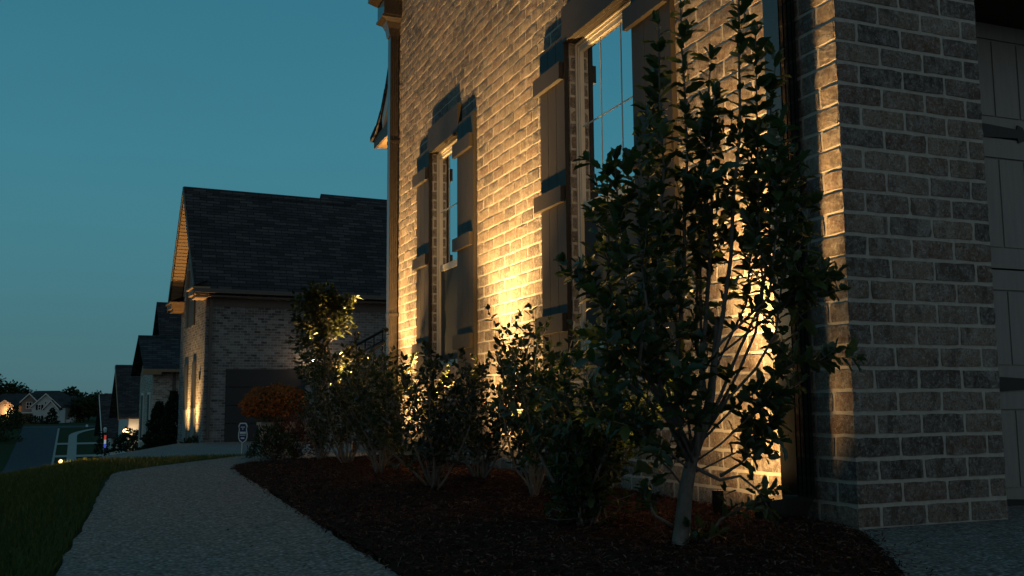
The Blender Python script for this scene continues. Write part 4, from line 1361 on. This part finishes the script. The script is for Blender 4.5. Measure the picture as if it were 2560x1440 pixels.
# --- young magnolia with taller crown
mg = Plant(41)
mb0 = np.array([1.62, 7.85, .03])
rt = empty('magnolia', mb0, 'young broad leaved evergreen tree glowing yellow on its right side, before the carriage lamp', 'tree')
mZ = 8.2
tp = [mb0 - np.array([0, 0, .05]), at(862, 1060, mZ), at(850, 1000, mZ), at(830, 920, mZ), at(812, 830, mZ), at(800, 780, mZ), at(797, 745, mZ)]
mg.stem(tp, .02, .004, 7)
for k in range(66):
    t = .24 + .74 * (k + mg.r.random()) / 66
    p, d = along(tp, t)
    a = mg.r.uniform(0, 2 * PI)
    reach = .66 * (1.12 - t) * mg.r.uniform(.6, 1.1)
    br = mg.curve(p, np.array([math.cos(a), math.sin(a), .35]), max(.1, reach), 5, .35, .15)
    mg.stem(br, .005, .0018, 5)
    mg.leafy(br, .022, .062, .25, .85, 4)
    for j in range(5):
        q_, dd = along(br, mg.r.uniform(.35, 1)); tw = mg.curve(q_, dd + mg.r.normal(0, .7, 3) + np.array([0, 0, .3]), .10, 3); mg.stem(tw, .002, .0012, 4); mg.leafy(tw, .016, .062, .1, .8, 4)
for (u, v) in ((735, 735), (772, 732), (826, 742), (820, 715)):
    p, d = along(tp, .8); q2 = at(u, v, mZ); st = [p, (p + q2) / 2 + np.array([0, 0, -.03]), q2]; mg.stem(st, .004, .002, 5); mg.leafy(st, .03, .06, .55, .6, 6)
mg.build(rt, M['bark'], M['magnolia'], NARROW * np.array([1, 1.25, 1]), LEAF_T, 'trunk', 'crown')


# --- low mounds at the end of the bed
def mound(name, c, rx, ry, rz, n, leaf, mat, seed, label, cat, group=None, lump=.25, stems=True, tm=(NARROW, LEAF_T), floor=0):
    pl = Plant(seed); c = np.array(c, float)
    rt = empty(name, c, label, cat, group)
    for k in range(n):
        v = unit(pl.r.normal(0, 1, 3)); v[2] = abs(v[2]) if floor else v[2]
        rr = pl.r.uniform(.62, 1.0) ** .5
        lm = 1 + lump * math.sin(v[0] * 5 + seed) * math.cos(v[1] * 4 + v[2] * 5)
        p = c + np.array([rx, ry, rz]) * v * rr * lm
        pl.P.append(p); pl.D.append(unit(v * .7 + pl.r.normal(0, .55, 3) + np.array([0, 0, .25]))); pl.N.append(unit(v + pl.r.normal(0, .5, 3))); pl.L.append(leaf * pl.r.uniform(.6, 1.2))
    if stems:
        for k in range(14):
            v = unit(pl.r.normal(0, 1, 3)); v[2] = abs(v[2]) * .8
            st = pl.curve(c - np.array([0, 0, .02]), v + np.array([0, 0, .4]), max(rx, rz) * .95, 5, .1, .15); pl.stem(st, .005, .0015, 4)
    pl.build(rt, M['twig'], M[mat], *tm)
    return rt


b1 = at(684, 1146, 7.95)
mound('low_bush', (b1[0], b1[1], .02), .20, .28, .24, 1500, .034, 'lowshrub', 51, 'low green bush at the walkway bend below the orange flowers', 'shrub', floor=1)
b2 = at(735, 1146, 8.1)
mound('red_leaved_bush', (b2[0], b2[1], .02), .24, .26, .30, 1300, .034, 'redshrub', 52, 'low dull red leaved bush right of the low green bush', 'shrub', floor=1)
b3 = at(800, 1152, 7.55)
shrub(float(b3[0]), float(b3[1]), .52, .30, 53, 'short bare stemmed bush in front of the dull red bush', leaf=.03, ns=9, dens=.8, z=.03)

# orange mums in a square planter by the steps
pc = at(692, 1063, 9.45)
pot_z = .0
pt = MB()
px0, py0 = float(pc[0]), float(pc[1])
zt = float(pc[2])
for (h0, h1, s0, s1) in ((pot_z, zt, .12, .155), (zt, zt + .03, .17, .17)):
    vs = [(px0 + sx * s, py0 + sy * s, z) for z, s in ((h0, s0), (h1, s1)) for sx, sy in ((-1, -1), (1, -1), (1, 1), (-1, 1))]
    pt.mesh(vs, [(0, 1, 2, 3), (4, 7, 6, 5)] + [(i, 4 + i, 4 + (i + 1) % 4, (i + 1) % 4) for i in range(4)])
tag(pt.build('planter', M['pot']), 'square grey planter holding the orange flowers beside the entry steps', 'planter')
mc = at(688, 1012, 9.45)
mm_ = Plant(61)
rt = empty('chrysanthemum', (mc[0], mc[1], zt + .03), 'domed mass of rust orange chrysanthemums in the grey planter', 'flowers')
for k in range(5200):
    v = unit(mm_.r.normal(0, 1, 3))
    if v[2] < -.55: continue
    p = mc + np.array([.305, .305, .175]) * v * mm_.r.uniform(.86, 1.02) * (1 + .08 * math.sin(v[0] * 9 + 1) * math.cos(v[1] * 8) + .06 * math.sin(v[2] * 14 + v[0] * 6))
    mm_.P.append(p); mm_.D.append(unit(v + mm_.r.normal(0, .8, 3))); mm_.N.append(unit(v + mm_.r.normal(0, .35, 3))); mm_.L.append(mm_.r.uniform(.020, .036))
V, T = leaves(mm_.P, mm_.D, mm_.N, mm_.L, CLUMP, CLUMP_T); mesh_np('blossoms', V, T, M['mum'], rt)
ml = Plant(62)
for k in range(900):
    v = unit(ml.r.normal(0, 1, 3)); p = mc + np.array([.27, .27, .17]) * v * ml.r.uniform(.5, .95) - np.array([0, 0, .03])
    ml.P.append(p); ml.D.append(unit(v + ml.r.normal(0, .6, 3))); ml.N.append(unit(v + ml.r.normal(0, .5, 3))); ml.L.append(.03)
V, T = leaves(ml.P, ml.D, ml.N, ml.L, LEAF, LEAF_T); mesh_np('leaves', V, T, M['mumleaf'], rt)
ms_ = MB()
for k in range(12):
    a = k * 2 * PI / 12; ms_.tube([(px0 + .03 * math.cos(a), py0 + .03 * math.sin(a), zt - .01), (mc[0] + .12 * math.cos(a), mc[1] + .12 * math.sin(a), mc[2] - .04)], .006, 5)
ms_.build('stems', M['twig'], rt)


# neighbour's dark columnar evergreens and foundation planting
def conifer(u, vb, Z, h, rad, seed, label, name='arborvitae', group=None, n=2600, lf=.13, pw=.8):
    b = at(u, vb, Z); pl = Plant(seed)
    rt = empty(name, b, label, 'evergreen', group)
    pl.mb.tube([b - np.array([0, 0, .2]), b + np.array([0, 0, h * .92])], [rad * .1, .02], 6)
    for k in range(n):
        t = pl.r.random() ** 1.35
        R = rad * (1 - t) ** pw * (1 + .22 * math.sin(t * 23 + seed)) * pl.r.uniform(.55, 1.08) + .03
        a = pl.r.uniform(0, 2 * PI)
        v = np.array([math.cos(a), math.sin(a), .9])
        pl.P.append(b + np.array([R * math.cos(a), R * math.sin(a), t * h + .02])); pl.D.append(unit(v + pl.r.normal(0, .4, 3))); pl.N.append(unit(np.array([v[0], v[1], .1]) + pl.r.normal(0, .5, 3))); pl.L.append(lf * pl.r.uniform(.6, 1.2))
    pl.build(rt, M['bark_dark'], M['conifer'], CLUMP, CLUMP_T, 'trunk', 'crown')


conifer(394, 1128, 36.5, 1.75, .52, 71, 'shorter dark evergreen cone with yellow lit tip beside the neighbour front wall', group='evergreens by the neighbour front wall')
conifer(430, 1126, 35.5, 2.05, .50, 72, 'taller dark evergreen cone against the warmly lit neighbour front wall', group='evergreens by the neighbour front wall')
bq = at(498, 1118, 29.6)
mound('foundation_shrub', bq, .5, .5, .28, 500, .10, 'conifer', 73, 'low dark shrub at the foot of the neighbour house corner', 'shrub', floor=1, tm=(CLUMP, CLUMP_T))
bq = at(326, 1130, 60)
mound('round_bush', bq, 1.05, .9, 1.25, 900, .22, 'conifer', 74, 'round dark bush in front of the glowing porch wall', 'shrub', floor=1, tm=(CLUMP, CLUMP_T))


# ------------------------------------------------------------------ far trees
def tree(u, vb, Z, h, rad, seed, label, n=1500, lf=.9, mat='fartree', trunk=.28, group='trees across the valley', sq=1.0):
    b = at(u, vb, Z); pl = Plant(seed)
    rt = empty('broadleaf_tree', b, label, 'tree', group)
    tk = pl.curve(b - np.array([0, 0, .5]), (0, 0, 1), h * .75, 6, .1, .06); pl.stem(tk, rad * .07, rad * .02, 7)
    lumps = []
    for k in range(11):
        a = pl.r.uniform(0, 2 * PI); q_ = pl.r.random()
        zc = h * (trunk + .12 + (1 - trunk - .2) * q_)
        rr = rad * (1 - .55 * q_) * pl.r.uniform(.3, .75)
        c = b + np.array([math.cos(a) * rr, math.sin(a) * rr, zc]); lumps.append((c, rad * pl.r.uniform(.32, .52)))
        p, d = along(tk, pl.r.uniform(.45, .95)); pl.stem([p, (p + c) / 2 + np.array([0, 0, -.2]), c], rad * .025, rad * .008, 5)
    for k in range(n):
        c, r_ = lumps[pl.r.integers(len(lumps))]
        v = unit(pl.r.normal(0, 1, 3)); p = c + v * r_ * pl.r.uniform(.5, 1.12) * np.array([1, 1, .8 * sq])
        pl.P.append(p); pl.D.append(unit(v + pl.r.normal(0, .7, 3))); pl.N.append(unit(v + pl.r.normal(0, .6, 3) + np.array([0, 0, .4]))); pl.L.append(lf * pl.r.uniform(.5, 1.2))
    pl.build(rt, M['bark_dark'], M[mat], CLUMP, CLUMP_T, 'trunk', 'crown')


tree(172, 1056, 282, 9.0, 5.2, 81, 'broad dark tree just right of the white gable house, behind the parked van')
tree(198, 1056, 300, 9.2, 3.6, 82, 'narrow peaked tree in the middle of the dark tree line')
tree(222, 1057, 290, 7.8, 4.6, 83, 'low rounded tree second from the houses on the slope')
tree(246, 1058, 270, 7.2, 4.2, 84, 'rounded tree touching the roof of the lowest house')
tree(208, 1060, 262, 6.0, 4.6, 85, 'small olive tree in front of the dark tree line')
tree(10, 1050, 300, 10.6, 6.0, 86, 'tall dark tree behind the lamp lit house')
tree(45, 1050, 310, 10.6, 6.0, 87, 'tall dark tree rising left of the hipped roof')
tree(-14, 1050, 300, 13.0, 6.0, 88, 'tallest dark tree at the left edge of the view')
tree(268, 1066, 215, 6.2, 4.0, 89, 'dark tree half hidden behind the roof of the lowest house')
tree(34, 1072, 236, 5.2, 2.4, 90, 'orange lit small tree beside the bright lamp', 900, .5, group='street trees by the far corner')
tree(20, 1108, 205, 6.4, 3.2, 91, 'dark street tree standing left of the road', 1100, .55, group='street trees by the far corner')
tree(-2, 1150, 185, 7.5, 4.5, 92, 'bushy dark tree at the left edge beside the road', 1300, .55, group='street trees by the far corner')
conifer(129, 1061, 247, 3.9, 1.6, 93, 'small dark spruce in front of the white gable', 'spruce', None, 600, .55)
tree(78, 1062, 246, 2.0, 2.2, 94, 'low dark bush under the porch of the white gable house', 500, .4, trunk=.05, group='bushes before the far house')
tree(104, 1062, 246, 1.6, 1.9, 95, 'low dark bush below the shuttered window of the white gable', 400, .35, trunk=.05, group='bushes before the far house')

# ------------------------------------------------------------------ far parked van
vf = VF(at(167, 1060, 258))
van = empty('parked_van', vf(0, 0, 0), 'white van parked nose out under the trees beside the white gable house', 'van')
kz = .105
bd = MB()
prof_ = [(-1.0, .35), (1.0, .35), (1.03, 1.0), (.98, 1.15), (.80, 1.78), (-.80, 1.78), (-.98, 1.15), (-1.03, 1.0)]
bd.prism([vf(x, 0, z) for x, z in prof_], FH * 4.2)
bd.prism([vf(x * .98, -.9, z) for x, z in [(-1.0, .35), (1.0, .35), (1.02, .95), (.9, 1.1), (-.9, 1.1), (-1.02, .95)]], FH * .895)
bd.build('body', M['car'], van)
q_ = MB(); q_.prism([vf(x, -.03, z) for x, z in [(-.86, 1.18), (.86, 1.18), (.74, 1.70), (-.74, 1.70)]], FH * .025); q_.build('windscreen', M['glass_dark'], van)
for sx in (-1, 1):
    q_ = MB(); q_.box(sx * .72 - .18, sx * .72 + .18, -.93, -.901, .72, .90, vf); q_.build('headlight', M['sign_white'], van)
    for yy in (-.2, 3.1):
        q_ = MB(); q_.lathe(vf(sx * .93 - .1, yy, .33), [(.2, -.0), (.33, .02), (.33, .2), (.2, .22)], 14, 0, RH); q_.build('wheel', M['tyre'], van)

# small posts on the far lots and the glowing post
for (u, v, Z, lb_, h_) in ((217, 1072, 214, 'pale utility box higher up the far slope, beside the bend of the footpath', .9), (220.5, 1113, 196, 'pale utility box lower down the far slope, between the two driveways', 1.0)):
    b = at(u, v, Z); rt = empty('utility_box', b, lb_, 'utility box', 'utility boxes on the far lots')
    fr_ = VF(b)
    q_ = MB(); q_.box(-.2, .2, -.15, .15, -.3, h_ - .14, fr_); q_.build('cabinet', M['sign_white'], rt)
    q_ = MB(); q_.mesh([fr_(-.23, -.18, h_ - .138), fr_(.23, -.18, h_ - .138), fr_(.23, .18, h_ - .138), fr_(-.23, .18, h_ - .138), fr_(-.12, 0, h_), fr_(.12, 0, h_)], [(0, 1, 5, 4), (1, 2, 5), (2, 3, 4, 5), (3, 0, 4), (3, 2, 1, 0)]); q_.build('lid', M['sign_white'], rt)
b = at(261.5, 1132, 55); fr_ = VF(b)
rt = empty('glowing_post', b, 'dark slim post with red, white and blue glowing bands left of the white garage wall', 'post')
q_ = MB(); q_.tube([fr_(0, 0, -.3), fr_(0, 0, 1.12)], .05, 8); q_.build('post', M['black'], rt)
for z0, z1, mm in ((.74, .98, 'red_glow'), (.50, .73, 'white_glow'), (.28, .49, 'blue_glow')):
    q_ = MB(); q_.lathe(fr_(0, 0, z0), [(.058, 0), (.058, z1 - z0)], 10); q_.build('glowing_band', M[mm], rt)
q_ = MB(); q_.lathe(fr_(-.02, 0, 1.12), [(.05, 0), (.08, .06), (.10, .22), (.05, .30)], 10); q_.build('globe', M['sign_white'], rt)
bq = at(255, 1136, 56)
mound('dark_bush', bq, .35, .35, 1.15, 400, .16, 'conifer', 75, 'narrow dark bush just left of the glowing post', 'shrub', floor=1, tm=(CLUMP, CLUMP_T))

# ------------------------------------------------------------------ yard sign
sg = at(603, 1133, 19.0); sf_ = VF(sg)
kk = 19.0 / F
ys_ = empty('yard_sign', sg, 'small blue shield yard sign with white border on a pale stake beside the drive', 'sign')
q_ = MB(); q_.tube([sf_(-.006, .01, -.2), sf_(.012, .01, .29), sf_(.03, .01, .575)], .010, 6); q_.build('stake', M['trim_white'], ys_)


def shield(s, oz=0):
    P_ = [(-.055, .20), (.055, .20), (.068, .185), (.090, .135), (.076, .09), (.078, .05), (.090, -.01), (.088, -.09), (.066, -.15), (.0, -.195), (-.066, -.15), (-.088, -.09), (-.090, -.01), (-.078, .05), (-.076, .09), (-.090, .135), (-.068, .185)]
    return [(x * s, z * (1 - (1 - s) * .55)) for x, z in P_]


cx_, cz_ = .022, .385
q_ = MB(); q_.prism([sf_(x + cx_, 0, z + cz_) for x, z in shield(1.0)], FH * .008); q_.build('border', M['sign_white'], ys_)
q_ = MB(); q_.prism([sf_(x + cx_, -.003, z + cz_) for x, z in shield(.80)], FH * .0025); q_.build('panel', M['sign_blue'], ys_)
q_ = MB()
for (x0, x1, z0, z1) in ((-.042, .042, .108, .124), (-.012, .012, .07, .09), (-.058, .060, -.012, .028), (-.060, .056, -.045, -.032), (-.036, .034, -.112, -.080)):
    q_.box(x0 + cx_, x1 + cx_, -.0055, -.0035, z0 + cz_, z1 + cz_, sf_)
q_.build('lettering', M['sign_white'], ys_)


# ------------------------------------------------------------------ landscape lights
def uplight(loc, aim, label, beams, group='landscape uplights', lens='lens'):
    loc = np.array(loc, float)
    rt = empty('landscape_spotlight', loc, label, 'spotlight', group)
    d = unit(np.array(aim, float) - loc - np.array([0, 0, .055]))
    c = loc + np.array([0, 0, .055])
    q_ = MB(); q_.tube([loc - np.array([0, 0, .1]), c - d * .02], .008, 6); q_.build('stake', M['black'], rt)
    q_ = MB(); q_.lathe(c - d * .05, [(.010, 0), (.019, .012), (.022, .05), (.023, .09), (.020, .09), (.019, .075)], 14, 0, d); q_.build('housing', M['bronze'], rt)
    q_ = MB(); q_.lathe(c + d * .028, [(.018, 0), (.018, .003)], 14, 0, d); q_.build('lens', M[lens], rt)
    for i, (watts, half, blend, a2) in enumerate(beams):
        spot('spotlight_beam', c + d * .075, a2, watts, half, blend, rt, .038)
    return rt


XL = XC - .50
for (yl, lb_, sc) in ((8.42, 'small uplight in the mulch below the far downspout', .95), (5.98, 'small uplight in the mulch between the two windows', 1.0), (3.42, 'small uplight in the mulch behind the holly', .9)):
    if yl < 4:
        uplight((XC - .30, 3.155, .02), (XC - .24, 3.16, 1.5), lb_, [
            (900, 34, 1.0, (XC - .05, 3.30, 3.4)),
            (34, 76, 1.0, (XC - .02, 3.30, .5)),
            (75, 60, 1.0, (XC - .75, 3.35, 1.1))])
        continue
    uplight((XL, yl, .03), (XL + .12, yl, 1.5), lb_, [
        (1750 * sc, 37, 1.0, (XL + .30, yl, 4.2)),
        (165 * sc, 72, 1.0, (XL + .42, yl, .95))])
for (yy, lb_) in ((1.0, 'uplight washing the corner of the neighbour front wall'), (2.75, 'uplight beside the evergreen at the neighbour front wall')):
    p = nf(-.35, yy, 0.02)
    uplight(p, nf(-.25, yy, 2), lb_, [(900, 40, 1.0, nf(-.12, yy, 5)), (80, 60, 1, nf(-.1, yy, 1.2))])
lw = at(155, 1150, 9.2)
lw[2] = float(ter(lw[0], lw[1])) - .01
lt = uplight(lw, lw + np.array([-.3, -1.0, .35]), 'bright bullet light low on the lawn crest by the street', [], lens='lawnbulb')
point('lawn_light_glow', at(155, 1130, 8.6), 11, .03, (1, .42, .10), lt)

S.cycles.max_bounces = 6
S.cycles.use_denoising = True
S.cycles.sample_clamp_indirect = 4
